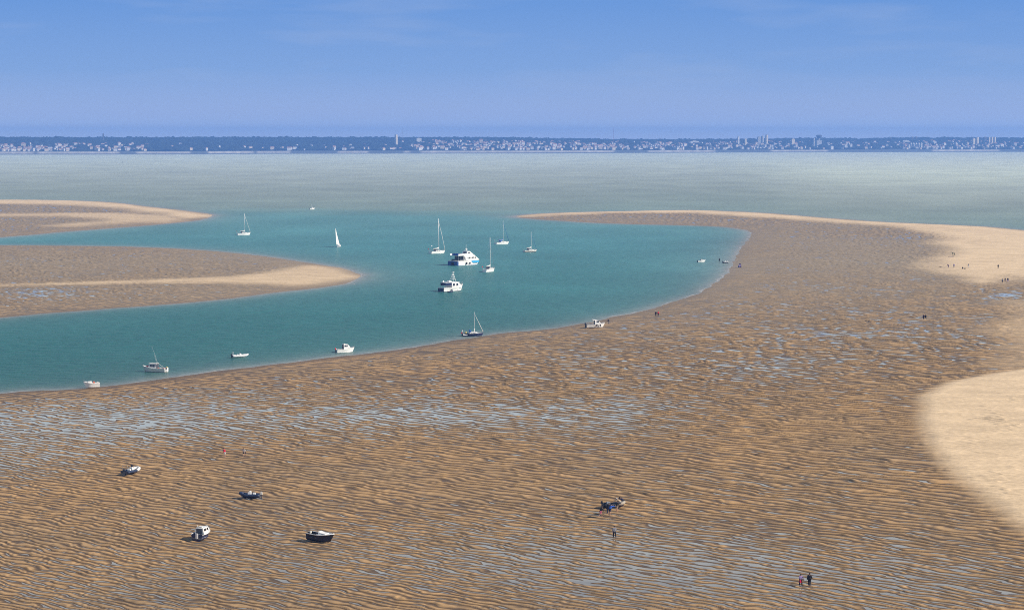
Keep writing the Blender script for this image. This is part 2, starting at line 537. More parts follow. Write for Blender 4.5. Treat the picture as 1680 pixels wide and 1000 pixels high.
def make_flats():
    py = np.concatenate([np.arange(322, 560, 0.5), np.arange(560, 1012, 0.36)])
    Ds = (H * F) / (py - YH)
    Ds = Ds[::-1]
    near = []
    d = Ds[0]; st = 0.3
    while d > 70:
        st = min(st * 1.06, 6); d -= st; near.append(d)
    Ds = np.concatenate([np.array(near[::-1]), Ds])
    st = 1.15 / F
    us = list(np.arange(-0.262, 0.262, st))
    s2 = st; a = us[-1]; ext = []
    while a < 1.0:
        s2 *= 1.07; s2 = min(s2, 0.02); a += s2; ext.append(a)
    us = np.array([-e for e in ext[::-1]] + us + ext)
    X, Y = fan(us, Ds)
    nr, nc = X.shape
    ri = np.unique(np.append(np.arange(0, nr, 5), nr - 1)); ci = np.unique(np.append(np.arange(0, nc, 6), nc - 1))
    Xc, Yc = X[np.ix_(ri, ci)], Y[np.ix_(ri, ci)]
    d = upsample(shore_d(Xc, Yc), ri, ci, nr, nc) + shore_noise(X, Y)
    dry = upsample(dry_mask(Xc, Yc), ri, ci, nr, nc)
    wet = upsample(wet_level(Xc, Yc), ri, ci, nr, nc)
    keep = d > -14
    base = base_z(d, dry, X, Y)
    h, lam = ripple(X, Y)
    edge = sstep(d, 2.0, 30) * (0.65 + 0.35 * sstep(d, 20, 90))
    spots = sstep(noise(X / 7, Y / 16, 77) + 0.5 * noise(X / 2.2, Y / 4, 78), 0.05, 0.5) * sstep(X - 0.19 * Y, 2, 14) * sstep(-Y, -560, -440)
    A = 0.125 * lam * edge * (1 - 0.93 * dry * (1 - 0.75 * spots))
    # long swells of the dry sand, small dune steps
    dn = 0.20 * dry * np.maximum(0, noise(X / 9 + 3 * noise(X / 40, Y / 40, 41), Y / 5, 42)) * sstep(d, 10, 40)
    Z = base + A * h + dn
    lvl = wet + 0.05 * noise(X / 34, Y / 60, 51) + 0.14 * noise(X / 2.6, Y / 4.5, 52)
    lvl = lvl - 0.5 * dry
    P = base + A * lvl - 0.012
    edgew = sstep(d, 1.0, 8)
    damp_shade = np.clip(1.0 - sstep(h - lvl, 0.0, 0.42), 0, 1) * (1 - dry) * 0.9  # moisture by height over the pools, plus painted contrast on the lee slopes
    damp_shade = np.maximum(damp_shade, 0.75 * (1 - edgew))
    silt = sstep(Y, 480, 1000) * (0.8 + 0.2 * noise(X / 120, Y / 160, 61))
    o = grid_mesh("sand_flats", X, Y, Z, keep, sand_material(), {"dry": dry, "damp_shade": damp_shade, "silt": silt})
    tag(o, "brown rippled tidal sand flats with paler dry banks", kind="structure")
    # the standing water between the ripples: its own sheet, just above the trough bottoms where the flats are wet
    keepw = (P > Z - 0.02) & (d > 2) & (A > 0.02)
    w = pool_material()
    X2, Y2 = X[::1, ::2], Y[::1, ::2]
    o2 = grid_mesh("tide_pool_water", X2, Y2, P[::1, ::2], keepw[::1, ::2], w)
    tag(o2, "thin pale water lying between the sand ripples", kind="structure")
    return o

def pool_material():
    m = bpy.data.materials.new("tide_pool")
    m.use_nodes = True
    b = m.node_tree.nodes['Principled BSDF']
    b.inputs['Base Color'].default_value = (0.22, 0.20, 0.17, 1)
    b.inputs['Roughness'].default_value = 0.10
    b.inputs['IOR'].default_value = 1.45
    n = m.node_tree
    geo = n.nodes.new("ShaderNodeNewGeometry")
    z = n.nodes.new("ShaderNodeTexNoise"); z.inputs['Scale'].default_value = 1.2
    n.links.new(geo.outputs['Position'], z.inputs['Vector'])
    bp = n.nodes.new("ShaderNodeBump"); bp.inputs['Strength'].default_value = 0.15; bp.inputs['Distance'].default_value = 0.03
    n.links.new(z.outputs[0], bp.inputs['Height']); n.links.new(bp.outputs[0], b.inputs['Normal'])
    return m

def water_material():
    m = bpy.data.materials.new("estuary_water")
    m.use_nodes = True
    n = m.node_tree; N = n.nodes; K = n.links
    b = N['Principled BSDF']
    a = N.new("ShaderNodeAttribute"); a.attribute_name = "body"
    geo = N.new("ShaderNodeNewGeometry")
    def nz(scale, det, sx, sy):
        mp = N.new("ShaderNodeMapping"); mp.inputs['Scale'].default_value = (sx, sy, 1); mp.inputs['Rotation'].default_value = (0, 0, 0.25)
        K.new(geo.outputs['Position'], mp.inputs[0])
        z = N.new("ShaderNodeTexNoise"); z.inputs['Scale'].default_value = scale; z.inputs['Detail'].default_value = det
        K.new(mp.outputs[0], z.inputs['Vector'])
        return z.outputs[0]
    r = N.new("ShaderNodeMapRange"); K.new(nz(0.03, 6, 0.5, 0.22), r.inputs['Value'])
    r.inputs['From Min'].default_value = 0.3; r.inputs['From Max'].default_value = 0.7
    r.inputs['To Min'].default_value = 0.88; r.inputs['To Max'].default_value = 1.12
    s = N.new("ShaderNodeVectorMath"); s.operation = 'SCALE'
    K.new(a.outputs['Color'], s.inputs[0]); K.new(r.outputs[0], s.inputs['Scale'])
    # turbid water body under a wind-ruffled skin: the wave slopes keep the mirror share well below that of a flat surface
    N.remove(b)
    dif = N.new("ShaderNodeBsdfDiffuse"); K.new(s.outputs[0], dif.inputs['Color'])
    glo = N.new("ShaderNodeBsdfGlossy"); glo.inputs['Roughness'].default_value = 0.22
    glo.inputs['Color'].default_value = (1, 1, 1, 1)
    mxs = N.new("ShaderNodeMixShader"); mxs.inputs[0].default_value = 0.16
    K.new(dif.outputs[0], mxs.inputs[1]); K.new(glo.outputs[0], mxs.inputs[2])
    K.new(mxs.outputs[0], N['Material Output'].inputs['Surface'])
    b1 = N.new("ShaderNodeBump"); b1.inputs['Strength'].default_value = 1.0; b1.inputs['Distance'].default_value = 1.3
    K.new(nz(0.35, 5, 0.5, 1), b1.inputs['Height'])
    b2 = N.new("ShaderNodeBump"); b2.inputs['Strength'].default_value = 1.0; b2.inputs['Distance'].default_value = 0.45
    K.new(nz(0.09, 3, 0.4, 1), b2.inputs['Height']); K.new(b1.outputs[0], b2.inputs['Normal'])
    K.new(b2.outputs[0], glo.inputs['Normal']); K.new(b2.outputs[0], dif.inputs['Normal'])
    return m

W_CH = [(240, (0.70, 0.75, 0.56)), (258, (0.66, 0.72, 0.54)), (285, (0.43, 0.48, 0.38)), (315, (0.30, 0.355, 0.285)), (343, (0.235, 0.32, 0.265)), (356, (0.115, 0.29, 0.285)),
        (400, (0.072, 0.25, 0.26)), (450, (0.050, 0.212, 0.212)), (520, (0.028, 0.166, 0.158)), (600, (0.015, 0.130, 0.118)), (700, (0.012, 0.12, 0.106))]  # turbid water tones; far ones lightened to carry haze and sky reflection
def make_sea():
    py = np.concatenate([np.arange(226.2, 250, 0.8), np.arange(250, 680, 1.0), np.arange(680, 1700, 6)])
    Ds = ((H * F) / (py - YH))[::-1]
    st = 2.2 / F
    us = list(np.arange(-0.26, 0.26, st)); s2 = st; a = us[-1]; ext = []
    while a < 1.3:
        s2 = min(s2 * 1.15, 0.08); a += s2; ext.append(a)
    us = np.array([-e for e in ext[::-1]] + us + ext)
    X, Y = fan(us, Ds)
    d = shore_d(X, Y) + shore_noise(X, Y)
    c, s = math.cos(PITCH), math.sin(PITCH)
    fw = Y * c + H * s
    PY = 500 - F * (Y * s - H * c) / fw
    PX = 840 + F * X / fw
    # right of the spit the grey water runs up to the sand; the edge of the clear channel wavers
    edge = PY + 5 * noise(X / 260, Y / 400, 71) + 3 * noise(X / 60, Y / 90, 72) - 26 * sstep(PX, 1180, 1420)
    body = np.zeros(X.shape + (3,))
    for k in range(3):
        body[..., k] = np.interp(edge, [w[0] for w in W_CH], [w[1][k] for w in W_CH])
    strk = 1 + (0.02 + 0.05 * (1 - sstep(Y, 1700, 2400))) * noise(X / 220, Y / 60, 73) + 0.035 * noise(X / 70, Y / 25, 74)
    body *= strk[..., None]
    sh = np.exp(np.minimum(d, 0) / 4.5) * 0.75
    sh2 = np.exp(np.minimum(d, 0) / 22.0) * 0.20 * (1 + sstep(Y, 700, 1100))
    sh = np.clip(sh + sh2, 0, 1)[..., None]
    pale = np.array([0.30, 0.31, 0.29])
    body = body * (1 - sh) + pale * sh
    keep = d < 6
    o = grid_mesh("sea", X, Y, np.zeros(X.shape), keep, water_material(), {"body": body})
    tag(o, "blue-green channel and grey estuary water", kind="structure")
    return o

def make_foam():
    """broken lines of foam along the water's edge"""
    rnd = random.Random(5)
    mb = MB()
    for S, lo, hi in ((SHORES[0], 1, len(SHORES[0])), (SHORES[1], 0, len(SHORES[1])), (SHORES[2], 0, len(SHORES[2]))):
        n = len(S)
        pts = []
        for i in range(n):
            a, b = S[i], S[(i + 1) % n]
            L = float(np.hypot(*(b - a)))
            m = max(1, int(L / 0.8))
            if not (60 < a[1] < 2300) or abs(a[0]) > 0.27 * a[1] + 10 or L > 300:
                if pts: pts.append(None)
                continue
            for k in range(m):
                pts.append((a + (b - a) * k / m, (b - a) / max(L, 1e-6)))
        P = [p for p in pts if p is not None]
        arr = np.array([p[0] for p in P]); T = np.array([p[1] for p in P])
        Nn = np.stack([-T[:, 1], T[:, 0]], -1)
        # outward = towards lower distance
        tst = sdf(arr[:, 0] + Nn[:, 0] * 2, arr[:, 1] + Nn[:, 1] * 2, S)
        Nn = np.where((tst < 0)[:, None], Nn, -Nn)
        for band, (off, wd, thr) in enumerate(((0.15, 0.4, -0.05), (1.6, 0.25, 0.35), (3.4, 0.2, 0.55))):
            nv = shore_noise(arr[:, 0], arr[:, 1])
            n1 = noise(arr[:, 0] / 6, arr[:, 1] / 12, 90 + band)
            n2 = noise(arr[:, 0] / 25, arr[:, 1] / 40, 95 + band)
            wdt = wd * np.clip((n1 + 0.6 * n2 - thr) * 2.0, 0, 1.6) * (0.8 + arr[:, 1] / 900)
            o1 = nv + off + 0.5 * n2
            a = arr + Nn * (o1)[:, None]; b = arr + Nn * (o1 + wdt)[:, None]
            for i in range(len(P) - 1):
                if wdt[i] < 0.03 and wdt[i + 1] < 0.03: continue
                if np.hypot(*(arr[i + 1] - arr[i])) > 3: continue
                z = 0.02
                mb.add([(a[i][0], a[i][1], z), (a[i + 1][0], a[i + 1][1], z), (b[i + 1][0], b[i + 1][1], z), (b[i][0], b[i][1], z)], [(0, 1, 2, 3)])
    o = mb.build("foam", mat("sea_foam", (0.42, 0.42, 0.41), 0.7, scale=1.5, var=0.15))
    tag(o, "thin broken lines of foam along the waterline", kind="stuff")

def zat1(x, y):
    X, Y = np.array([[x]], float), np.array([[y]], float)
    d = shore_d(X, Y) + shore_noise(X, Y)
    dry = dry_mask(X, Y)
    h, lam = ripple(X, Y)
    edge = sstep(d, 2.0, 30) * (0.65 + 0.35 * sstep(d, 20, 90))
    A = 0.125 * lam * edge * (1 - 0.93 * dry)
    return float(base_z(d, dry, X, Y)[0, 0]), float((A * h)[0, 0]), float(A[0, 0])

def ground(px, py):
    """point of the sand seen at a pixel; z half way up the ripples"""
    z = 0.6
    for _ in range(4):
        x, y = at(px, py, z)
        b, r, A = zat1(x, y)
        z = b + r
    b, r, A = zat1(*at(px, py, z))
    return (*at(px, py, z), b + r)

make_flats()
make_sea()
make_foam()
# ------------------------------------------------------------------ the far shore, 7.5 to 10 km away
XW = [0, 300, 420, 840, 1260, 1680]
YW = [254.0, 253.6, 252.6, 251.9, 250.2, 249.3]
XR = [-300, 0, 200, 420, 650, 840, 930, 1000, 1100, 1260, 1330, 1400, 1470, 1560, 1680, 2000]
YR = [225.5, 225.6, 226.2, 226.0, 226.0, 226.2, 227.6, 229.0, 229.4, 228.6, 228.4, 229.2, 227.6, 227.2, 227.6, 227.5]
def coast_D(px):
    return H * F / (np.interp(px, XW, YW) - YH)
def ridge_z(px):
    return 60 - (np.interp(px, XR, YR) - YH) * 9300 / F - 11
def coast_z(px, t):
    zr = ridge_z(px)
    flat = 1.0 * np.clip(t / 500, -1, 1) - 0.15
    beach = 6.5 * sstep(t, 490, 560)
    hill = (zr - 8) * np.clip((t - 560) / 1050, 0, 1) ** 0.8
    return flat + beach + hill + 1.5 * noise(px / 40, t / 150, 101) * sstep(t, 560, 700)
def coast_xy(px, t):
    D = coast_D(px) + t
    return (px - 840) / F * D, D

def town_density(px):
    return np.interp(px, [0, 10, 115, 130, 205, 240, 280, 340, 420, 470, 520, 620, 690, 720, 900, 1000, 1260, 1340, 1420, 1500, 1680],
                     [.6, .9, .9, .5, .5, .25, .25, .06, .12, .15, .1, .2, .4, .9, 1, .9, .8, .45, .6, .8, .8])

def make_coast():
    px = np.arange(-700, 2400, 2.6)
    t = np.concatenate([np.arange(-40, 480, 60), np.arange(480, 580, 9), np.arange(580, 1750, 16), np.arange(1750, 3200, 160)])
    PX, T = np.meshgrid(px, t)
    X, Y = coast_xy(PX, T)
    Z = coast_z(PX, T)
    Z = np.where(T > 1750, np.minimum(Z, Z - (T - 1750) * 0.02), Z)
    # pale beaches along parts of the shore
    bx = np.zeros(px.shape)
    for a, b_ in ((-100, 60), (60, 200), (222, 316), (340, 420), (420, 480), (552, 608), (584, 604), (660, 676), (688, 890), (860, 1010), (1060, 1175), (1260, 1360), (1525, 1640)):
        bx = np.maximum(bx, sstep(px, a, a + 6) * (1 - sstep(px, b_ - 6, b_)) * (0.55 + 0.45 * np.abs(noise(px / 16, px * 0 + a, 111))))
    S = bx[None, :] * sstep(T, 470, 500) * (1 - sstep(T, 540, 566)) + 0.25 * bx[None, :] * sstep(T, 150, 400) * (1 - sstep(T, 500, 520))
    G = sstep(T, 560, 600)
    m = bpy.data.materials.new("coast_ground")
    m.use_nodes = True
    n = m.node_tree; b = n.nodes['Principled BSDF']
    a1 = n.nodes.new("ShaderNodeAttribute"); a1.attribute_name = "beach"
    a2 = n.nodes.new("ShaderNodeAttribute"); a2.attribute_name = "inland"
    m1 = n.nodes.new("ShaderNodeMix"); m1.data_type = 'RGBA'
    m1.inputs['A'].default_value = (0.13, 0.14, 0.12, 1); m1.inputs['B'].default_value = (0.05, 0.07, 0.035, 1)
    n.links.new(a2.outputs['Fac'], m1.inputs['Factor'])
    m2 = n.nodes.new("ShaderNodeMix"); m2.data_type = 'RGBA'
    m2.inputs['B'].default_value = (0.75, 0.68, 0.55, 1)
    n.links.new(m1.outputs['Result'], m2.inputs['A']); n.links.new(a1.outputs['Fac'], m2.inputs['Factor'])
    n.links.new(m2.outputs['Result'], b.inputs['Base Color'])
    b.inputs['Roughness'].default_value = 0.9
    o = grid_mesh("far_shore", X, Y, Z, np.ones(X.shape, bool), m, {"beach": S, "inland": G})
    tag(o, "low far coast with pale beaches under wooded slopes", kind="structure")
    # woods: a lumpy canopy, open where the town stands
    px = np.arange(-500, 2200, 2.0)
    t = np.arange(566, 1900, 9.0)
    PX, T = np.meshgrid(px, t)
    X, Y = coast_xy(PX, T)
    Zg = coast_z(PX, T)
    crown = np.maximum(0, noise(X / 13, Y / 15, 121)) * 7 + np.maximum(0, noise(X / 30, Y / 34, 122)) * 6
    dens = town_density(PX) * (1 - 0.75 * sstep(T, 900, 1500))
    cover = sstep(noise(X / 70, Y / 90, 123) + 0.75 - 1.15 * dens, -0.25, 0.35)
    hh = (6.5 + crown) * (0.35 + 0.65 * cover) - 4 * (1 - sstep(T, 566, 590))
    top = np.interp(PX, [0, 800, 900, 1250, 1320, 1600, 1700], [1, 1, 0.6, 0.8, 1.5, 1.5, 1])
    hh += 3.0 * sstep(T, 1350, 1600) * top * (1.0 + noise(X / 60, Y / 60, 124))
    for hx, hy in HPOS:
        mk = (np.abs(X - hx) < 13) & (Y > hy - 70) & (Y < hy + 6)
        hh = np.where(mk, hh * 0.12, hh)
    fm = bpy.data.materials.new("woodland_foliage")
    fm.use_nodes = True
    n = fm.node_tree; b = n.nodes['Principled BSDF']
    g = n.nodes.new("ShaderNodeNewGeometry"); z = n.nodes.new("ShaderNodeTexNoise")
    z.inputs['Scale'].default_value = 0.03; z.inputs['Detail'].default_value = 4
    n.links.new(g.outputs['Position'], z.inputs['Vector'])
    cr_ = n.nodes.new("ShaderNodeValToRGB")
    cr_.color_ramp.elements[0].position = 0.35; cr_.color_ramp.elements[0].color = (0.012, 0.018, 0.012, 1)
    cr_.color_ramp.elements[1].position = 0.65; cr_.color_ramp.elements[1].color = (0.040, 0.052, 0.028, 1)
    n.links.new(z.outputs[0], cr_.inputs[0]); n.links.new(cr_.outputs[0], b.inputs['Base Color'])
    b.inputs['Roughness'].default_value = 0.9
    b.inputs['Specular IOR Level'].default_value = 0.1
    o = grid_mesh("far_woods", X, Y, Zg + hh, np.ones(X.shape, bool), fm, smooth=False)
    tag(o, "dark blue-green woods covering the far shore", kind="stuff")

HW_ = mat("house_white_render", (0.70, 0.69, 0.66), 0.8)
HC_ = mat("house_cream_render", (0.72, 0.62, 0.46), 0.8)
HG_ = mat("house_grey_render", (0.48, 0.48, 0.48), 0.8)
RT_ = mat("terracotta_tiles", (0.42, 0.24, 0.17), 0.8)
RS_ = mat("slate_roof", (0.12, 0.13, 0.15), 0.7)
RF_ = mat("flat_roof_gravel", (0.4, 0.39, 0.36), 0.8)
WN_ = mat("house_window_dark", (0.04, 0.05, 0.07), 0.2)

def house_proto(wm, rm, w_, d_, h_, rh):
    root = thing("house", "far house", "house")
    m = MB(); m.box(-w_ / 2, w_ / 2, -d_ / 2, d_ / 2, -6, h_)
    m.build("wall", wm, root)
    r = MB()
    e = 0.5
    z0 = h_ + 0.003
    r.add([(-w_ / 2 - e, -d_ / 2 - e, z0), (w_ / 2 + e, -d_ / 2 - e, z0), (w_ / 2 + e, d_ / 2 + e, z0), (-w_ / 2 - e, d_ / 2 + e, z0),
           (-w_ / 2 + 1, 0, z0 + rh), (w_ / 2 - 1, 0, z0 + rh)], [(0, 3, 2, 1), (0, 1, 5, 4), (2, 3, 4, 5), (1, 2, 5), (3, 0, 4)])
    r.build("roof", rm, root)
    return root

def copy_tree(o, parent=None):
    c = o.copy(); COL.objects.link(c); c.parent = parent
    for ch in o.children:
        copy_tree(ch, c)
    return c

KINDS_H = [("white", "red", HW_, RT_, 13, 9, 6.2, 3.2), ("white", "slate", HW_, RS_, 12, 9, 6.6, 3.2), ("cream", "red", HC_, RT_, 15, 10, 5.8, 3.0), ("grey", "slate", HG_, RS_, 12, 9, 5.6, 2.8)]
ZONES = [(-5, 118, 30, "at the far shore's left end"), (118, 225, 15, "left of the long pale far beach"),
         (225, 345, 8, "above the long pale far beach"), (345, 640, 24, "in the woods left of the white tower"),
         (656, 840, 46, "right of the tall white tower"), (840, 1020, 54, "in the middle of the far town"),
         (1020, 1200, 44, "left of the tower blocks"), (1200, 1330, 24, "below the tower blocks of the far town"),
         (1355, 1490, 22, "between water tower and slab blocks"), (1515, 1690, 34, "at the far shore's right end")]
rh_ = random.Random(42)
protos = {}
HPOS = []
for x0, x1, cnt, where in ZONES:
    for i in range(cnt):
        k = rh_.choices(range(4), [5, 2, 2.6, 0.8])[0]
        K_ = KINDS_H[k]
        px = rh_.uniform(x0, x1)
        tt = 575 + 750 * rh_.random() ** 1.7
        if px < 640: tt = 575 + 520 * rh_.random() ** 2.2
        X, Y = coast_xy(px, tt)
        z = float(coast_z(np.array([px]), np.array([tt]))[0])
        if k not in protos:
            o = protos[k] = house_proto(*K_[2:])
        else:
            o = copy_tree(protos[k])
        s = rh_.uniform(0.6, 1.05)
        lift = rh_.uniform(2.5, 6.5)
        HPOS.append((float(X), float(Y)))
        o.location = (float(X), float(Y), z + lift)
        o.scale = (s * rh_.uniform(0.8, 1.35), s, s * rh_.uniform(0.9, 1.2))
        o.rotation_euler.z = rh_.uniform(0.25, 1.25)
        o['label'] = "tiny %s house with %s roof %s" % (K_[0], K_[1], where)
        o['group'] = "%s houses with %s roofs %s" % (K_[0], K_[1], where)
        o['category'] = "house"

def far_pos(px, t):
    X, Y = coast_xy(px, t)
    return float(X), float(Y), float(coast_z(np.array([float(px)]), np.array([float(t)]))[0])

def block(name, label, px0, px1, ytop, t, m, rz=0.5, dk=0.6, floors=True, group=None):
    X, Y, z = far_pos((px0 + px1) / 2, t)
    wv = (px1 - px0) * Y / F
    ca, sa = math.cos(rz), math.sin(rz)
    w_ = wv / (ca + dk * sa); d_ = w_ * dk
    ztop = H - (ytop - YH) * Y / F
    h_ = ztop - z
    root = thing(name, label, "building", (X, Y, z), rz, group)
    b = MB(); b.box(-w_ / 2, w_ / 2, -d_ / 2, d_ / 2, -5, h_)
    b.build("wall", m, root)
    r = MB(); r.box(-w_ * 0.2, w_ * 0.25, -d_ * 0.2, d_ * 0.25, h_ + 0.003, h_ + 2.4)
    r.build("roof_housing", RF_, root)
    return root

DARKB = mat("dark_concrete", (0.10, 0.10, 0.11), 0.8)
block("apartment_tower", "tall narrow white tower standing alone in the far woods", 648.0, 653.2, 221.2, 950, HC_, 0.75, 0.8)
block("apartment_tower", "white tower block, leftmost of those above the right-hand town", 1208.5, 1212.2, 224.2, 1000, HW_, 0.6, 0.8)
block("apartment_tower", "low white block just right of the leftmost tower block of the town", 1220, 1224, 228, 900, HC_, 0.6, 0.8)
block("apartment_tower", "dull grey tower block standing left of the tallest cream one", 1241, 1247, 224.6, 1000, HG_, 0.3, 0.9)
block("apartment_tower", "pale grey tower block between the dull one and the tallest cream one", 1247.5, 1252, 223.4, 1100, HG_, 0.8, 0.9)
block("apartment_tower", "tallest cream tower block of the row on the right-hand skyline", 1254, 1259, 221.3, 1000, HC_, 0.8, 0.8)
block("apartment_block", "low white block with a pinkish roof left of the water tower", 1296, 1303, 228, 900, HC_, 0.5, 0.6)
block("apartment_block", "cream block standing under the water tower on the far hill", 1336, 1347, 230.5, 850, HG_, 0.4, 0.6)
block("chimney_tower", "slender pale tower just left of the water tower", 1333, 1335, 227.5, 640, HW_, 0.7, 1.0, False)
block("dark_tower", "dark narrow tower rising from the woods at the far left", 170, 172.6, 219.2, 1300, DARKB, 0.5, 0.9, False)
block("apartment_tower", "dark left block of the pair on the skyline above the slabs", 1492, 1497.5, 224.8, 1500, DARKB, 0.4, 0.7)
block("apartment_tower", "dark right block of the pair on the skyline above the slabs", 1498.5, 1504, 224.6, 1500, DARKB, 0.4, 0.7)
block("apartment_block", "squat dark block on the skyline left of the dark pair", 1456, 1461, 225, 1500, DARKB, 0.4, 0.7)
for i, (a, t_) in enumerate((("leftmost slab", 680), ("second slab from the left", 670), ("middle slab", 660), ("second slab from the right", 650), ("rightmost slab", 640))):
    x_ = 1491 + i * 4.3
    block("slab_block", "pale %s of the five seaside slabs in a row" % a, x_, x_ + 3.4, 234.6, t_, HW_, 0.9, 0.5, True, "five pale seaside slab blocks")
block("apartment_tower", "cream block on the skyline right of the five slabs, lower one", 1592, 1598, 227.0, 1000, HC_, 0.7, 0.7)
block("apartment_tower", "cream block on the skyline right of the five slabs, taller one", 1599, 1604, 225.4, 1000, HC_, 0.7, 0.7)
block("apartment_tower", "dark block between the cream blocks at the right of the skyline", 1611, 1617, 225.2, 1300, DARKB, 0.4, 0.7)
for i, a in enumerate(("left", "middle", "right")):
    x_ = 1619 + i * 4.7
    block("apartment_tower", "%s block of the cream trio nearest the right edge of the skyline" % a, x_, x_ + 3.6, 225.0, 1100, HC_, 0.7, 0.7, True, "cream trio of blocks")
for x0, x1, yt, lab in ((458, 466, 243, "long low white building among trees near the lone beach houses"), (683, 692, 227, "wide white building on the wooded ridge right of the tall white tower"),
                        (1130, 1146, 231.5, "long low white hall on the slope left of the tower blocks"), (1384, 1389, 237, "bright white block near the shore right of the water tower"),
                        (1393, 1397, 236, "narrow bright white block right of the other bright one near the shore"), (1478, 1490, 230.5, "low white hall on the ridge left of the five slabs")):
    block("long_building", lab, x0, x1, yt, 640 if yt > 233 else 1150, HW_, 0.35, 0.35, False)

def water_tower(px, ytop, t):
    X, Y, z = far_pos(px, t)
    s = Y / F
    root = thing("water_tower", "grey cup-shaped water tower rising above the far town", "water tower", (X, Y, z))
    zt = H - (ytop - YH) * Y / F - z
    prof = [(2.2 * s, -4), (1.8 * s, zt - 8 * s), (2.0 * s, zt - 6.2 * s), (4.2 * s, zt - 3.4 * s), (5.0 * s, zt - 1.6 * s), (5.0 * s, zt - 0.8 * s), (3.0 * s, zt)]
    def lathe(p):
        m = MB(); n = 20; vs = []; fs = []
        for r, zz in p:
            for k in range(n):
                a = 2 * math.pi * k / n
                vs.append((r * math.cos(a), r * math.sin(a), zz))
        for i in range(len(p) - 1):
            for k in range(n):
                fs.append((i * n + k, i * n + (k + 1) % n, (i + 1) * n + (k + 1) % n, (i + 1) * n + k))
        fs.append(tuple(range((len(p) - 1) * n, len(p) * n)))
        m.add(vs, fs); return m
    lathe(prof[:3]).build("stem", HG_, root, True)
    lathe(prof[2:]).build("tank", DARKB, root, True)
water_tower(1344.4 - 2, 221.3, 1250)

def mast(px, ytop, t, w_, label, m):
    X, Y, z = far_pos(px, t)
    h = H - (ytop - YH) * Y / F - z
    root = thing("radio_mast", label, "mast", (X, Y, z))
    k = MB()
    for i in range(4):
        a = math.pi / 4 + i * math.pi / 2
        k.tube([(w_ * math.cos(a), w_ * math.sin(a), -3), (0.3 * w_ * math.cos(a), 0.3 * w_ * math.sin(a), h)], 0.22 * w_, n=5)
    n = 10
    for j in range(n):
        f0, f1 = j / n, (j + 1) / n
        for i in range(4):
            a, b = math.pi / 4 + i * math.pi / 2, math.pi / 4 + (i + 1) * math.pi / 2
            r0, r1 = w_ * (1 - 0.7 * f0), w_ * (1 - 0.7 * f1)
            k.tube([(r0 * math.cos(a), r0 * math.sin(a), h * f0), (r1 * math.cos(b), r1 * math.sin(b), h * f1)], 0.12 * w_, n=4)
    k.build("lattice", m, root)
    c = MB(); c.box(-w_ * 0.7, w_ * 0.7, -w_ * 0.7, w_ * 0.7, h * 0.62, h * 0.64)
    c.box(-w_ * 0.5, w_ * 0.5, -w_ * 0.5, w_ * 0.5, h * 0.8, h * 0.82)
    c.build("platform", m, root)
mast(661.5, 208, 1300, 1.4, "grey lattice mast just right of the tall white tower", HG_)
mast(1006, 209.5, 1400, 1.0, "thin reddish lattice mast above the middle of the far town", mat("mast_red_white", (0.5, 0.22, 0.2), 0.6))

def make_far_town():
    """the rest of the town: small houses too many and too far to count"""
    r = random.Random(9)
    walls, roofs = MB(), MB()
    n = 0
    while n < 850:
        px = r.uniform(0, 1685)
        if r.random() > float(town_density(px)) ** 1.6: continue
        tt = 575 + 900 * r.random() ** 1.3
        if px < 640: tt = 575 + 480 * r.random() ** 1.8
        X, Y, z = far_pos(px, tt)
        z += r.uniform(1, 4)
        a = r.uniform(0.2, 1.3); ca, sa = math.cos(a), math.sin(a)
        w_, d_, h_, rh = r.uniform(4, 8), r.uniform(3, 4.5), r.uniform(3.5, 6), r.uniform(1.6, 2.6)
        def T(x, y, zz): return (X + x * ca - y * sa, Y + x * sa + y * ca, z + zz)
        walls.add([T(-w_, -d_, -5), T(w_, -d_, -5), T(w_, d_, -5), T(-w_, d_, -5), T(-w_, -d_, h_), T(w_, -d_, h_), T(w_, d_, h_), T(-w_, d_, h_)],
                  [(4, 5, 6, 7), (0, 1, 5, 4), (1, 2, 6, 5), (2, 3, 7, 6), (3, 0, 4, 7)], r.choice((0, 0, 0, 1, 2)))
        e = 0.4
        walls.add([T(-w_ - e, -d_ - e, h_ + .01), T(w_ + e, -d_ - e, h_ + .01), T(w_ + e, d_ + e, h_ + .01), T(-w_ - e, d_ + e, h_ + .01), T(-w_ + 1, 0, h_ + rh), T(w_ - 1, 0, h_ + rh)],
                  [(0, 1, 5, 4), (2, 3, 4, 5), (1, 2, 5), (3, 0, 4)], r.choice((3, 3, 4)))
        HPOS.append((X, Y)) if n % 2 == 0 else None
        n += 1
    o = walls.build("far_town", [HW_, HC_, HG_, RT_, RS_])
    tag(o, "dense scatter of small pale houses filling the far town", kind="stuff")
make_far_town()
make_coast()
# ------------------------------------------------------------------ boats
def stations(L, B, F_, D_, tr, p, sheer, rake, N=16, tip=0.0):
    """list of (x, half beam at deck, deck z, keel z) from stern to bow"""
    out = []
    for i in range(N + 1):
        s = i / N
        if s < 0.5:
            b = B / 2 * (tr + (1 - tr) * math.sin(math.pi / 2 * s / 0.5))
        else:
            b = B / 2 * (1 - ((s - 0.5) / 0.5) ** p)
        b = max(b, 0.02 + tip)
        zd = F_ + sheer * (max(0, s - 0.35) / 0.65) ** 2 + 0.15 * sheer * (max(0, 0.35 - s) / 0.35) ** 2
        zk = -D_ * (1 - max(0, (s - 0.75) / 0.25) ** 2 * 1.0)
        out.append((s, b, zd, zk))
    return out

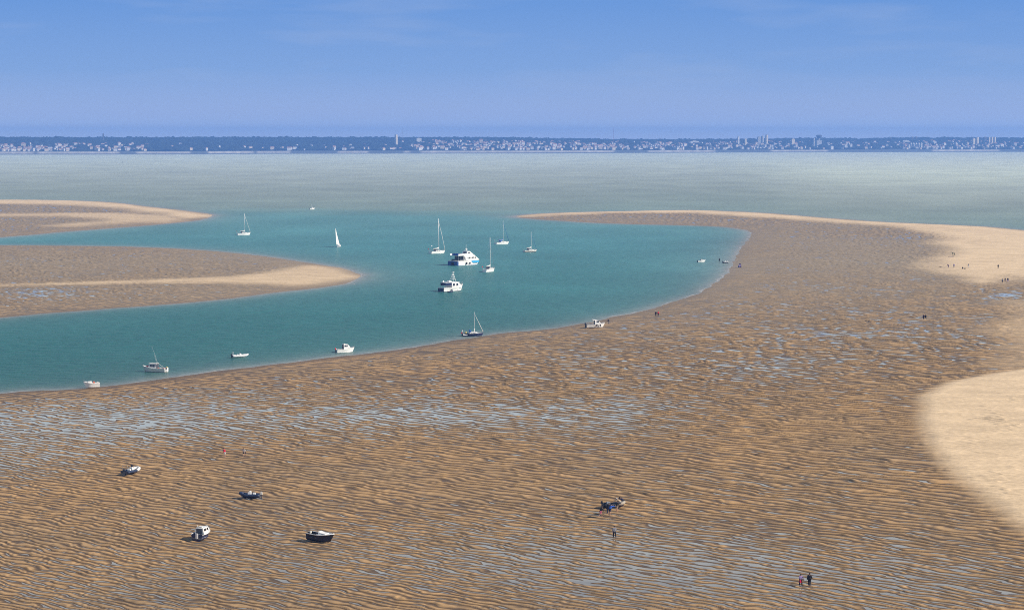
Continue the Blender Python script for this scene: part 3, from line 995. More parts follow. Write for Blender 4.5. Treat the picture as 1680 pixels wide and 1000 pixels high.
def hull(parent, L, B, F_, D_=0.35, tr=0.75, p=2.2, sheer=0.35, rake=0.5, topm=WHITE, botm=ANTIF, wl=0.06, chine=0.82, tip=0.0, name="hull", stripe=None):
    st = stations(L, B, F_, D_, tr, p, sheer, rake, 16, tip)
    lv = [(0.0, None), (0.5, -0.1), (chine, None), (0.93, None), (1.0, None)]
    vs = []; fs = []; mi = []
    M = 6
    rings = []
    for s, b, zd, zk in st:
        x0 = -L / 2 + s * (L - rake)
        zc = wl * 0.2 + (zd) * 0.05
        sec = [(0, zk), (b * 0.55, zk * 0.55), (b * chine, wl), (b * (chine * 0.5 + 0.46), wl + (zd - wl) * 0.45), (b, zd - 0.12 * (zd - wl)), (b, zd)]
        ring = []
        for yy, zz in sec:
            xr = x0 + rake * (max(0, s - 0.5) / 0.5) * max(0.0, min(1, (zz - zk) / max(0.01, zd - zk)))
            ring.append((xr, yy, zz))
        rings.append(ring)
    m = MB()
    n = len(rings)
    for side in (1, -1):
        base = len(m.v)
        for r in rings:
            for v in r:
                m.v.append((v[0], v[1] * side, v[2]))
        for i in range(n - 1):
            for k in range(M - 1):
                a = base + i * M + k; b_ = a + M
                f = (a, b_, b_ + 1, a + 1) if side < 0 else (a, a + 1, b_ + 1, b_)
                m.f.append(f); m.m.append(1 if k < 2 else (2 if (stripe and k == 3) else 0))
    # transom
    b0 = 0; b1 = n * M
    tr_f = tuple(b0 + k for k in range(M)) + tuple(b1 + k for k in range(M - 1, 0, -1))
    m.f.append(tr_f); m.m.append(0)
    o = m.build(name, [topm, botm] + ([stripe] if stripe else []), parent)
    edge = [(r[-1][0], r[-1][1], r[-1][2]) for r in rings]
    return o, edge

def deck(parent, edge, m, s0=0.0, s1=1.0, drop=0.02, inset=0.0, name="deck", crown=0.0):
    n = len(edge) - 1
    i0, i1 = int(round(s0 * n)), int(round(s1 * n))
    k = MB()
    vs = []
    for i in range(i0, i1 + 1):
        x, y, z = edge[i]
        y = max(0.01, y - inset)
        vs += [(x, y, z - drop), (x, 0, z - drop + crown), (x, -y, z - drop)]
    fs = []
    for j in range(i1 - i0):
        a = j * 3
        fs += [(a, a + 1, a + 4, a + 3), (a + 1, a + 2, a + 5, a + 4)]
    k.add(vs, fs)
    # closing bulkhead at the after end of a raised deck
    a0 = edge[i0]
    yb = max(0.01, a0[1] - inset)
    k.add([(a0[0], yb, a0[2] - drop), (a0[0], -yb, a0[2] - drop), (a0[0], -yb * 0.8, 0.05), (a0[0], yb * 0.8, 0.05)], [(0, 1, 2, 3)])
    return k.build(name, m, parent)

def gunwale(parent, edge, r, m, name="gunwale", s0=0.0):
    i0 = int(round(s0 * (len(edge) - 1)))
    pts = [(x, y, z) for x, y, z in edge[i0:]] + [(x, -y, z) for x, y, z in edge[i0:][::-1][1:]]
    k = MB(); k.tube(pts, r, n=6)
    return k.build(name, m, parent, True)

def outboard(parent, x, z, m=BLACK, s=1.0, y=0.0, tiltup=0.0):
    c = MB(); c.box(x - 0.42 * s, x - 0.02, y - 0.17 * s, y + 0.17 * s, z + 0.05, z + 0.55 * s, tx=0.07 * s, ty=0.04 * s)
    o = c.build("outboard", m, parent, bevel=0.03)
    l = MB(); l.box(x - 0.28 * s, x - 0.12 * s, y - 0.05, y + 0.05, z - 0.75 * s, z + 0.04); l.box(x - 0.38 * s, x - 0.06 * s, y - 0.1, y + 0.1, z - 0.6 * s, z - 0.56 * s)
    l.build("drive_leg", DSHADE, o)
    return o

def rail(parent, edge, s0, s1, h, r=0.022, m=STEEL, name="guard_rail"):
    n = len(edge) - 1
    i0, i1 = int(round(s0 * n)), int(round(s1 * n))
    k = MB()
    for side in (1, -1):
        pts = [(edge[i][0], side * edge[i][1] * 0.95, edge[i][2] + h) for i in range(i0, i1 + 1)]
        k.tube(pts, r, n=5)
        pts2 = [(x, y, z - h * 0.5) for x, y, z in pts]
        k.tube(pts2, r * 0.7, n=4)
        for i in range(i0, i1 + 1, 2):
            k.tube([(edge[i][0], side * edge[i][1] * 0.95, edge[i][2]), (edge[i][0], side * edge[i][1] * 0.95, edge[i][2] + h)], r, n=4)
    if i1 == n:
        e = edge[n]
        k.tube([(e[0], e[1], e[2] + h), (e[0], -e[1], e[2] + h)], r, n=4)
    return k.build(name, m, parent)

def cabin_windows(parent, hwb, hwt, z0, z1, spans, zz0, zz1, m=GLASS, t=0.02, name="window"):
    """flat panes just proud of both cabin sides; half widths hwb at z0 and hwt at z1"""
    def hw(z): return hwb + (hwt - hwb) * (z - z0) / (z1 - z0)
    for a, b_ in spans:
        for side in (1, -1):
            k = MB()
            ya, yb = hw(zz0) + 0.004, hw(zz1) + 0.004
            k.add([(a, side * ya, zz0), (b_, side * ya, zz0), (b_ - 0.02, side * yb, zz1), (a + 0.02, side * yb, zz1),
                   (a, side * (ya + t), zz0), (b_, side * (ya + t), zz0), (b_ - 0.02, side * (yb + t), zz1), (a + 0.02, side * (yb + t), zz1)],
                  [(0, 1, 2, 3), (4, 7, 6, 5), (0, 4, 5, 1), (1, 5, 6, 2), (2, 6, 7, 3), (3, 7, 4, 0)])
            k.build(name, m, parent)

def quad_pane(parent, c, m=GLASS, name="windscreen", push=(0, 0, 0)):
    k = MB()
    a = [Vector(v) for v in c]
    nrm = (a[1] - a[0]).cross(a[3] - a[0]).normalized()
    b_ = [v + nrm * 0.02 for v in a]
    k.add(a + b_, [(0, 1, 2, 3), (4, 7, 6, 5), (0, 4, 5, 1), (1, 5, 6, 2), (2, 6, 7, 3), (3, 7, 4, 0)])
    return k.build(name, m, parent)

def place(px, py, hd, water=True, sink=0.0):
    if water:
        x, y = at(px, py, 0)
        z = 0
    else:
        x, y, z = ground(px, py)
        b_, r0, A_ = zat1(x, y)
        z = b_ + 0.85 * A_          # it rests on the crests around it
    return (x, y, z - sink), math.radians(hd)

def sailboat(px, py, hd, L, B, mh, label, hullm=WHITE, jib='white', cover='white', bimini=None, freeb=1.05, flag=None, botm=ANTIF, wl=0.06, tr=0.78, deckm=OFFW, spar=ALU, sparr=0.12, mastx=0.08, boom=True, heel=0.0, name="sailing_yacht", mast_on=True, jibr=0.13, extra=None, stripe=None):
    loc, rz = place(px, py, hd)
    root = thing(name, label, "sailboat", loc, rz, None, (heel, 0))
    ho, e = hull(root, L, B, freeb, 0.5, tr, 2.0, 0.30 * L / 10, 0.07 * L, hullm, botm, wl, stripe=stripe)
    deck(root, e, deckm, 0.30, 1.0, 0.02, 0.0, "deck", 0.06)
    # cockpit sole lower than the deck, with side benches
    c = MB(); n = len(e) - 1
    x0, x1 = e[0][0] + 0.05, e[int(0.30 * n)][0]
    c.box(x0, x1, -B * 0.30, B * 0.30, freeb - 0.55, freeb - 0.5)
    c.box(x0, x1, -B * 0.40, -B * 0.22, freeb - 0.5, freeb - 0.08); c.box(x0, x1, B * 0.22, B * 0.40, freeb - 0.5, freeb - 0.08)
    c.build("cockpit", deckm, root)
    zt = freeb + 0.05
    k = MB(); cx0, cx1 = -0.17 * L, 0.24 * L
    k.prof([(cx0, zt - 0.2), (cx1 + 0.2, zt - 0.1), (cx1 - 0.05 * L, zt + 0.30), (cx0 + 0.05, zt + 0.50)], B * 0.30, B * 0.23)
    cb = k.build("coachroof", WHITE, root, bevel=0.04)
    cabin_windows(cb, B * 0.30, B * 0.23, zt - 0.2, zt + 0.5, [(cx0 + 0.15 * L * 0.4, cx0 + 0.14 * L), (cx0 + 0.16 * L, cx0 + 0.27 * L)], zt + 0.1, zt + 0.25)
    rail(root, e, 0.0, 1.0, 0.55, 0.018)
    mx = mastx * L
    if mast_on:
        k = MB(); k.tube([(mx, 0, zt), (mx - 0.01 * mh, 0, freeb + mh * 0.5), (mx - 0.015 * mh, 0, mh)], sparr, n=8, r1=sparr * 0.8)
        mo = k.build("mast", spar, root, True)
        k = MB()
        for hh in (0.42, 0.68):
            k.tube([(mx - 0.01 * mh, -B * 0.30, mh * hh), (mx - 0.01 * mh, B * 0.30, mh * hh)], 0.035, n=5)
        k.build("spreader", spar, mo)
        k = MB()
        for sd in (1, -1):
            k.tube([(mx, sd * B * 0.42, freeb), (mx - 0.01 * mh, sd * B * 0.30, mh * 0.42), (mx - 0.015 * mh, 0, mh * 0.96)], 0.012, n=4)
        k.tube([(e[0][0] + 0.1, 0, freeb), (mx - 0.015 * mh, 0, mh)], 0.012, n=4)
        k.build("rigging", STEEL, root)
        bow = e[-1]
        jm = {'white': SAIL, 'blue': BLUEC, 'grey': GREYC}[jib]
        k = MB(); k.tube([(bow[0] - 0.15, 0, bow[2] + 0.35), (bow[0] - 0.15 + (mx - bow[0]) * 0.5, 0, (mh + bow[2]) * 0.5), (mx - 0.01 * mh, 0, mh * 0.93)], jibr, n=8, r1=jibr * 0.35)
        k.build("furled_jib", jm, root, True)
    if boom:
        cm = {'white': SAIL, 'blue': BLUEC, 'grey': GREYC, 'yellow': YELLOW}[cover]
        bz = zt + 1.15
        k = MB(); k.tube([(mx - 0.1, 0, bz + 0.1), (mx - 0.2 * L, 0, bz), (mx - 0.40 * L, 0, bz - 0.05)], 0.07, n=6)
        bo = k.build("boom", spar, root, True)
        k = MB(); k.tube([(mx - 0.12, 0, bz + 0.42), (mx - 0.12 * L, 0, bz + 0.27), (mx - 0.38 * L, 0, bz + 0.12)], 0.24, n=8, r1=0.13)
        k.build("sail_cover", cm, bo, True)
    if bimini:
        bm_ = {'blue': BLUEC, 'grey': GREYC, 'white': SAIL, 'dark': DSHADE}[bimini]
        k = MB(); k.prof([(cx0 - 0.02 * L, zt + 0.25), (cx0 + 0.08 * L, zt + 0.4), (cx0 + 0.06 * L, zt + 0.95), (cx0 - 0.02 * L, zt + 1.05)], B * 0.30, B * 0.26)
        k.build("sprayhood", bm_, root, bevel=0.05)
    # pushpit gear
    k = MB(); k.tube([(e[0][0] + 0.1, B * 0.25, freeb), (e[0][0] - 0.1, B * 0.25, freeb + 1.5)], 0.03, n=5)
    fs = k.build("flagstaff", STEEL, root)
    k = MB(); k.add([(e[0][0] - 0.08, B * 0.25, freeb + 1.45), (e[0][0] - 0.5, B * 0.33, freeb + 1.3), (e[0][0] - 0.48, B * 0.33, freeb + 1.0), (e[0][0] - 0.02, B * 0.25, freeb + 1.0),
                     (e[0][0] - 0.08, B * 0.25 + .01, freeb + 1.45), (e[0][0] - 0.5, B * 0.33 + .01, freeb + 1.3), (e[0][0] - 0.48, B * 0.33 + .01, freeb + 1.0), (e[0][0] - 0.02, B * 0.25 + .01, freeb + 1.0)],
                    [(0, 1, 2, 3), (7, 6, 5, 4)])
    if flag: k.build("flag", flag, fs)
    return root, e

# --- anchored yachts
r_, e_ = sailboat(718, 415.5, 44, 10.4, 3.3, 18.0, "white yacht with thick white furled foresail, left of the blue ferry", bimini='dark', flag=RED, sparr=0.17, jibr=0.16, freeb=1.2)
k = MB(); k.tube([(e_[0][0], -1.2, 1.1), (e_[0][0] - 0.15, -1.2, 3.9)], 0.05, n=6); so = k.build("radar_pole", STEEL, r_)
k = MB(); k.ball((e_[0][0] - 0.15, -1.2, 4.1), 0.42, sz=0.8); k.build("radar_dome", WHITE, so, True)
sailboat(400, 385.5, 27, 8.6, 2.9, 13.4, "white yacht anchored off the tip of the far left sandbank", bimini='dark', flag=RED, freeb=1.2, sparr=0.12)
sailboat(824, 400.5, 36, 9.3, 3.0, 13.2, "white yacht with bright blue sail cover and sprayhood", jib='blue', cover='blue', bimini='blue', freeb=1.15, sparr=0.11, jibr=0.1, flag=GREYC)
sailboat(870, 413.5, 33, 8.0, 2.7, 10.6, "small white yacht with dark waterline, rightmost of the masted boats", jib='blue', cover='white', bimini='dark', botm=BLACK, wl=0.30, freeb=0.95, sparr=0.10, jibr=0.06, hullm=OFFW)
sailboat(803, 445.5, 61, 9.2, 3.0, 15.2, "white yacht seen from astern, nearest mast right of the ferry", jib='grey', cover='white', bimini='dark', freeb=1.25, sparr=0.15, jibr=0.05, flag=RED)

# --- dark sailing boat at the water's edge
r_, e_ = sailboat(776, 551, 12, 6.4, 2.3, 7.3, "dark navy sailing boat aground at the edge of the channel", hullm=NAVY, botm=BLACK, wl=0.12, freeb=0.85, cover='grey', bimini='blue', sparr=0.05, jibr=0.10, deckm=WHITE, boom=False, flag=None, name="sailing_dayboat")
outboard(r_, e_[0][0], 0.75, RED, 0.9, 0.35)
k = MB(); k.ball((e_[0][0] + 0.9, -0.55, 1.15), 0.28); k.build("fender_ball", YELLOW, r_, True)
k = MB(); k.tube([(e_[0][0], 0.7, 0.85), (e_[0][0], 0.7, 1.5)], 0.03, n=5); k.ball((e_[0][0], 0.7, 1.62), 0.2); k.build("horseshoe_buoy", WHITE, r_)
k = MB(); k.tube([(0.45, 0.0, 1.2), (0.35, 0.0, 2.3)], 0.14, n=8, r1=0.10); k.build("lowered_sail_bundle", SAIL, r_, True)

# --- sailing under sail, heeled to the left
loc, rz = place(556.5, 404.8, 86)
root = thing("sailing_dinghy", "small sailboat heeling under a tall white sail", "sailboat", loc, rz, None, (0, 0))
root.rotation_euler = (-0.20, 0, rz)
ho, e = hull(root, 6.6, 2.3, 0.75, 0.4, 0.7, 2.0, 0.25, 0.5, WHITE, ANTIF)
deck(root, e, OFFW, 0.35, 1.0, 0.02, 0, "deck", 0.05)
k = MB(); k.box(-2.9, -1.2, -0.55, 0.55, 0.2, 0.5); k.build("cockpit", DSHADE, root)
k = MB(); k.prof([(-0.8, 0.7), (1.6, 0.75), (1.2, 1.05), (-0.7, 1.2)], 0.6, 0.45); k.build("cabin", WHITE, root)
k = MB(); k.tube([(0.9, 0, 0.8), (0.85, 0.0, 5.5), (0.75, 0, 10.4)], 0.07, n=6); mo = k.build("mast", ALU, root, True)
def sail_mesh(p0, p1, p2, belly, n=10, side=1):
    """curved triangular sail between tack p0, clew p1 and head p2, two skins thick"""
    m = MB()
    p0, p1, p2 = Vector(p0), Vector(p1), Vector(p2)
    for off in (0.0, 0.012):
        vs = []; idx = {}
        for i in range(n + 1):
            for j in range(n + 1 - i):
                a, b_ = i / n, j / n
                p = p0 + (p1 - p0) * a + (p2 - p0) * b_
                roach = 0.06 * (p1 - p0).length * math.sin(math.pi * b_) * (a / max(1e-6, 1 - b_) if b_ < 1 else 0)
                p = p + (p1 - p0).normalized() * roach
                p = p + Vector((0, side * (belly * math.sin(math.pi * (a / max(1e-6, 1 - b_) if b_ < 1 else 0)) * (1 - b_) + off), 0))
                idx[(i, j)] = len(vs); vs.append(p)
        fs = []
        for i in range(n):
            for j in range(n - i):
                fs.append((idx[(i, j)], idx[(i + 1, j)], idx[(i, j + 1)]))
                if i + j < n - 1:
                    fs.append((idx[(i + 1, j)], idx[(i + 1, j + 1)], idx[(i, j + 1)]))
        m.add(vs, fs)
    return m
k = sail_mesh((0.82, 0, 1.5), (-2.7, 0.75, 1.5), (0.72, 0.05, 10.3), 0.55); k.build("mainsail", SAIL, root, True)
k = sail_mesh((3.1, 0, 1.1), (0.9, 0.6, 1.4), (0.80, 0.05, 9.0), 0.45); k.build("jib_sail", SAIL, root, True)
k = MB(); k.tube([(0.82, 0, 1.42), (-2.75, 0.75, 1.42)], 0.05, n=6); k.build("boom", ALU, root)

# --- the small motorboat out at sea
loc, rz = place(512, 343.6, 35)
root = thing("motorboat", "lone little white boat farthest out on the grey water", "motorboat", loc, rz)
ho, e = hull(root, 5.0, 2.1, 0.9, 0.3, 0.8, 2.0, 0.5, 0.5, WHITE, ANTIF)
deck(root, e, OFFW, 0.4, 1.0)
k = MB(); k.prof([(-0.6, 0.8), (1.1, 0.9), (0.5, 2.0), (-0.5, 2.0)], 0.7, 0.55); cb = k.build("cabin", WHITE, root)
cabin_windows(cb, 0.7, 0.55, 0.8, 2.0, [(-0.35, 0.3)], 1.35, 1.75)
k = MB(); k.tube([(-0.3, 0, 2.0), (-0.4, 0, 4.6)], 0.05, n=5); k.build("antenna", ALU, root)
outboard(root, e[0][0], 0.8, BLACK, 0.9)

# --- passenger ferry (catamaran)
loc, rz = place(761.5, 434.5, 46)
root = thing("passenger_ferry", "white and blue catamaran ferry anchored among the yachts", "ferry", loc, rz)
L, B = 15.0, 6.6
for sd in (1, -1):
    sub = MB()
    st = stations(L, 2.3, 2.1, 0.6, 0.95, 2.0, 0.5, 0.9)
    o, e = hull(root, L, 2.2, 2.05, 0.6, 0.95, 2.0, 0.55, 1.1, WHITE, BLUEH, 0.12, name="hull")
    o.location = (0, sd * (B / 2 - 1.1), 0)
k = MB(); k.box(-L / 2 + 0.3, L / 2 - 3.0, -B / 2 + 1.8, B / 2 - 1.8, 0.9, 2.02); k.build("bridge_deck", BLUEH, root)
k = MB(); k.box(-L / 2 - 0.06, -L / 2 + 0.6, -B / 2 + 0.02, B / 2 - 0.02, 0.12, 2.0); tr_ = k.build("transom", BLUEH, root)
k = MB(); k.box(-L / 2 - 0.09, -L / 2 - 0.05, -0.9, 0.9, 0.3, 1.5); k.build("tunnel_opening", BLACK, tr_)
for sd in (1, -1):
    k = MB(); k.prof([(3.0, 1.05), (6.55, 1.25), (6.95, 2.1), (1.2, 2.0)], 0.02, 0.02)
    o = k.build("hull_flash", CYAN, root); o.location = (0, sd * (B / 2 - 0.10), 0); o.rotation_euler = (0, 0, -sd * 0.0)
k = MB(); k.box(-L / 2 + 0.2, L / 2 - 1.6, -B / 2 + 0.05, B / 2 - 0.05, 2.08, 2.3); k.build("deck", OFFW, root, bevel=0.05)
k = MB(); k.prof([(-3.2, 2.3), (7.2, 2.3), (5.9, 3.4), (4.2, 4.55), (-3.2, 4.55)], B / 2 - 0.2, B / 2 - 0.55); cb = k.build("cabin", WHITE, root, bevel=0.08)
cabin_windows(cb, B / 2 - 0.2, B / 2 - 0.55, 2.3, 4.55, [(-0.6 + i * 0.95, -0.6 + i * 0.95 + 0.62) for i in range(6)], 3.0, 3.85)
cabin_windows(cb, B / 2 - 0.2, B / 2 - 0.55, 2.3, 4.55, [(-2.9, -2.0)], 2.5, 4.1, DSHADE, name="side_door")
k = MB(); k.box(-5.6, -3.22, -B / 2 + 0.5, B / 2 - 0.5, 2.3, 2.9); k.box(-3.35, -3.21, -B / 2 + 0.3, B / 2 - 0.3, 2.9, 4.5); k.build("after_bulkhead", DSHADE, root)
k = MB(); k.box(-6.6, 4.3, -B / 2 + 0.45, B / 2 - 0.45, 4.6, 4.75); k.build("upper_deck", WHITE, root, bevel=0.04)
k = MB()
for x in (-6.3, -4.8):
    for sd in (1, -1):
        k.tube([(x, sd * (B / 2 - 0.6), 2.3), (x, sd * (B / 2 - 0.6), 4.6)], 0.07, n=6)
k.build("deck_post", STEEL, root)
k = MB(); k.box(-6.5, 0.2, B / 2 - 0.55, B / 2 - 0.48, 4.75, 5.5); k.box(-6.5, 0.2, -B / 2 + 0.48, -B / 2 + 0.55, 4.75, 5.5); k.build("bulwark", WHITE, root)
k = MB(); k.prof([(0.4, 4.76), (4.6, 4.76), (3.2, 5.9), (2.4, 6.5), (0.5, 6.5)], 1.9, 1.45); wh = k.build("wheelhouse", WHITE, root, bevel=0.06)
cabin_windows(wh, 1.9, 1.45, 4.76, 6.5, [(0.8, 1.5), (1.7, 2.5)], 5.4, 6.1)
quad_pane(wh, [(3.62, 1.3, 5.62), (3.62, -1.3, 5.62), (2.95, -1.2, 6.15), (2.95, 1.2, 6.15)])
k = MB(); k.box(0.36, 0.395, -0.9, 0.9, 5.0, 6.2); k.build("wheelhouse_door", DSHADE, wh)
k = MB(); k.tube([(0.8, -0.9, 6.5), (1.3, 0, 8.2)], 0.07, n=6); k.tube([(0.8, 0.9, 6.5), (1.3, 0, 8.2)], 0.07, n=6); k.tube([(1.3, 0, 8.1), (1.3, 0, 9.6)], 0.05, n=5); k.box(0.9, 1.6, -0.5, 0.5, 7.1, 7.25)
k.tube([(2.0, 0, 6.5), (1.3, 0, 7.9)], 0.06, n=5)
mo = k.build("mast", WHITE, root)
k = MB(); k.box(0.7, 2.0, -0.12, 0.12, 7.30, 7.5); k.build("radar_scanner", WHITE, mo)
for i in range(4):
    k = MB(); k.box(-6.0 + i * 1.3, -5.5 + i * 1.3, -1.9, 1.9, 4.76, 5.15); k.box(-6.05 + i * 1.3, -5.97 + i * 1.3, -1.9, 1.9, 5.15, 5.6); k.build("bench", BLUEC, root)
k = MB(); k.ball((-1.8, -B / 2 - 0.25, 1.0), 0.42, sz=1.4); k.build("fender", RUBBER, root, True)
k = MB(); k.ball((0.4, -B / 2 - 0.22, 1.0), 0.36, sz=1.4); k.build("fender", RUBBER, root, True)

# --- motor yacht with a canopy aft
loc, rz = place(741.5, 477.5, 43)
root = thing("motor_yacht", "white trawler yacht with tripod mast and dark awning, nearer than the ferry", "motorboat", loc, rz)
L, B = 11.4, 4.0
ho, e = hull(root, L, B, 1.55, 0.6, 0.92, 2.3, 1.15, 1.0, WHITE, NAVY, 0.18)
k = MB(); k.box(-L / 2 - 0.06, -L / 2 + 0.03, -B / 2 * 0.86, B / 2 * 0.86, 0.15, 1.45); k.build("transom", NAVY, root)
deck(root, e, OFFW, 0.0, 1.0, 0.25)
gunwale(root, e, 0.07, WHITE)
rail(root, e, 0.0, 1.0, 0.8, 0.03)
k = MB(); k.prof([(-1.4, 1.2), (3.9, 1.4), (3.3, 2.4), (2.3, 3.5), (-1.4, 3.5)], B / 2 - 0.35, B / 2 - 0.5); cb = k.build("cabin", WHITE, root, bevel=0.06)
cabin_windows(cb, B / 2 - 0.35, B / 2 - 0.5, 1.2, 3.5, [(-0.9, 0.2), (0.9, 1.9)], 2.25, 3.1)
quad_pane(cb, [(3.30, 1.3, 2.45), (3.30, -1.3, 2.45), (2.50, -1.25, 3.3), (2.50, 1.25, 3.3)])
k = MB(); k.box(-4.7, 2.6, -B / 2 + 0.4, B / 2 - 0.4, 3.52, 3.64); k.build("roof", WHITE, root, bevel=0.03)
k = MB()
for sd in (1, -1):
    k.box(-4.6, -1.42, sd * (B / 2 - 0.48) - 0.02, sd * (B / 2 - 0.48) + 0.02, 2.3, 3.5)
k.box(-4.62, -4.56, -B / 2 + 0.5, B / 2 - 0.5, 2.6, 3.5)
k.build("awning", NAVY, root)
k = MB(); k.box(-2.1, -0.7, -0.7, 0.9, 3.65, 4.15, tx=0.1, ty=0.1); lr = k.build("life_raft", WHITE, root, bevel=0.05)
k = MB(); k.ball((-4.0, 0.6, 3.95), 0.38); k.build("radar_dome", WHITE, root, True)
k = MB()
for a in ((-0.4, 1.2), (-0.4, -1.2), (2.2, 0)):
    k.tube([(a[0], a[1], 3.6), (0.5, 0, 7.3)], 0.07, n=6)
for zz, w2 in ((4.7, 0.85), (5.5, 0.6), (6.3, 0.35)):
    k.box(-0.1, 0.9, -w2, w2, zz, zz + 0.09)
k.box(0.2, 0.9, -0.4, 0.4, 7.25, 7.5)
mo = k.build("mast", WHITE, root)
k = MB(); k.tube([(0.4, 0.4, 7.3), (0.3, 0.5, 8.9)], 0.03, n=4); k.tube([(0.6, -0.4, 7.3), (0.7, -0.5, 8.9)], 0.03, n=4); k.build("antenna", DSHADE, mo)
for x, rr in ((-2.0, 0.5), (1.0, 0.22), (3.2, 0.22)):
    k = MB(); k.ball((x, -B / 2 - 0.25, 0.65), rr * 0.6, sz=1.5); k.build("fender", NAVY if x < 0 else OFFW, root, True)
# tender lashed at its quarter
xx, yy = at(737, 479.5)
t2 = thing("inflatable_tender", "small dark inflatable tender lying against the trawler yacht's side", "dinghy", (xx + 0.4, yy - 0.2, 0), math.radians(38))
k = MB(); k.tube([(-1.0, 0.5, 0.28), (0.5, 0.5, 0.28), (1.05, 0.25, 0.36), (1.2, 0, 0.4), (1.05, -0.25, 0.36), (0.5, -0.5, 0.28), (-1.0, -0.5, 0.28)], 0.2, n=8); k.build("pontoon", NAVYR, t2, True)
k = MB(); k.box(-1.0, 0.9, -0.45, 0.45, 0.1, 0.16); k.box(-1.02, -0.95, -0.45, 0.45, 0.1, 0.5); k.build("floor", RUBBER, t2)
outboard(t2, -1.0, 0.4, RED, 0.55)

# --- fishing boat near the left bank
loc, rz = place(253.5, 609.5, 163)
root = thing("fishing_boat", "grey-white fishing boat with cabin and tall whip aerials, bow to the left", "fishing boat", loc, rz)
L, B = 6.7, 2.5
ho, e = hull(root, L, B, 1.0, 0.35, 0.9, 2.2, 0.55, 0.7, OFFW, BLACK, 0.10)
deck(root, e, WHITE, 0.55, 1.0, 0.03)
deck(root, e, DECK, 0.0, 0.6, 0.5, 0.08, "sole")
gunwale(root, e, 0.06, WHITE)
k = MB(); k.box(-L / 2 - 0.04, -L / 2 + 0.02, -B / 2 * 0.86, B / 2 * 0.86, 0.15, 1.15); k.build("transom", WHITE, root)
k = MB(); k.prof([(-0.7, 0.6), (1.5, 1.0), (1.05, 2.1), (-0.7, 2.1)], 0.85, 0.7); cb = k.build("cabin", WHITE, root, bevel=0.04)
cabin_windows(cb, 0.85, 0.7, 0.6, 2.1, [(-0.45, 0.25), (0.35, 1.0)], 1.3, 1.95)
quad_pane(cb, [(1.36, 0.6, 1.36), (1.36, -0.6, 1.36), (1.12, -0.55, 1.95), (1.12, 0.55, 1.95)])
k = MB(); k.box(-0.95, 1.4, -0.82, 0.82, 2.12, 2.22, tx=0.1, ty=0.1); k.build("roof", OFFW, root, bevel=0.03)
k = MB(); k.box(-0.86, -0.72, -0.75, 0.75, 0.7, 2.1); k.build("after_bulkhead", DSHADE, root)
k = MB(); k.tube([(-0.9, 0, 2.2), (-0.2, 0, 4.4), (0.7, 0.0, 6.6)], 0.02, n=5, r1=0.01); k.build("aerial", ALU, root)
k = MB(); k.tube([(-0.8, 0.3, 2.2), (-0.1, 0.3, 4.6)], 0.014, n=5); k.build("aerial", ALU, root)
k = MB(); k.tube([(-0.9, 0, 2.3), (-2.5, 0, 1.3)], 0.04, n=5); k.build("stay", ALU, root)
k = MB(); k.box(1.7, 2.2, -0.35, 0.3, 1.2, 1.6, tx=0.05); k.build("anchor_locker", RED, root)
for i, (x, y_, m_) in enumerate(((-1.3, 0.5, ORANGE), (-1.7, 0.2, OFFW), (-2.1, 0.5, OFFW), (-2.5, -0.4, RED))):
    k = MB(); k.box(x - 0.2, x + 0.2, y_ - 0.25, y_ + 0.25, 0.55, 1.05, tx=0.03, ty=0.03); tag(k.build("fish_box", m_, root))
outboard(root, -L / 2, 0.75, BLACK, 0.9, 0.5)
k = MB(); k.ball((-L / 2 + 0.35, -B / 2 * 0.8, 1.0), 0.26); k.build("buoy", YELLOW, root, True)

# --- RIB afloat
def rib(px, py, hd, L, B, label, tm, water=True, console=True, arch=False, tilt=(0, 0), enginem=BLACK, bowm=None, r=0.24, name="rigid_inflatable_boat", sink=0.0, tarp=None):
    loc, rz = place(px, py, hd, water, sink)
    root = thing(name, label, "dinghy", loc, rz, None, tilt)
    pts = []
    hb = B / 2 - r
    for i in range(19):
        t = i / 18
        if t < 0.33: pts.append((-L / 2 + t / 0.33 * L * 0.62, hb, r + 0.24 + 0.02 * t))
        elif t > 0.67: pts.append((-L / 2 + (1 - t) / 0.33 * L * 0.62, -hb, r + 0.24 + 0.02 * (1 - t)))
        else:
            a = (t - 0.33) / 0.34 * math.pi
            pts.append((-L / 2 + L * 0.62 + math.sin(a) ** 0.8 * L * 0.36, hb * math.cos(a), r + 0.25 + 0.30 * math.sin(a)))
    n_b = 7
    k = MB(); k.tube(pts, r, n=10); po = k.build("pontoon", tm, root, True)
    if bowm is not None:
        k = MB(); k.tube(pts[6:13], r + 0.012, n=10); k.build("bow_patch", bowm, po, True)
    k = MB(); k.prof([(-L / 2, 0.02), (L * 0.25, -0.05), (L * 0.42, 0.3), (-L / 2, 0.42)], 0.12, hb); k.build("hull", BLACK if tm is not GREYR else WHITE, root)
    k = MB(); k.box(-L / 2 - 0.02, -L / 2 + 0.05, -hb, hb, 0.2, 0.75); k.build("transom", DSHADE, root)
    outboard(root, -L / 2, 0.55, enginem, 0.95)
    if console:
        k = MB(); k.prof([(-0.25, 0.43), (0.35, 0.43), (0.3, 0.95), (0.05, 1.15), (-0.2, 1.15)], 0.36, 0.3); co = k.build("console", WHITE, root, bevel=0.03)
        quad_pane(co, [(0.16, 0.26, 1.16), (0.16, -0.26, 1.16), (0.02, -0.24, 1.5), (0.02, 0.24, 1.5)])
        k = MB(); k.box(-0.95, -0.5, -0.35, 0.35, 0.43, 0.88, tx=0.03, ty=0.03); k.build("seat", WHITE, root, bevel=0.03)
    if arch:
        k = MB(); k.tube([(-L / 2 + 0.35, hb, 0.7), (-L / 2 + 0.15, hb * 0.8, 1.65), (-L / 2 + 0.15, -hb * 0.8, 1.65), (-L / 2 + 0.35, -hb, 0.7)], 0.045, n=6); k.build("roll_bar", STEEL, root)
    return root
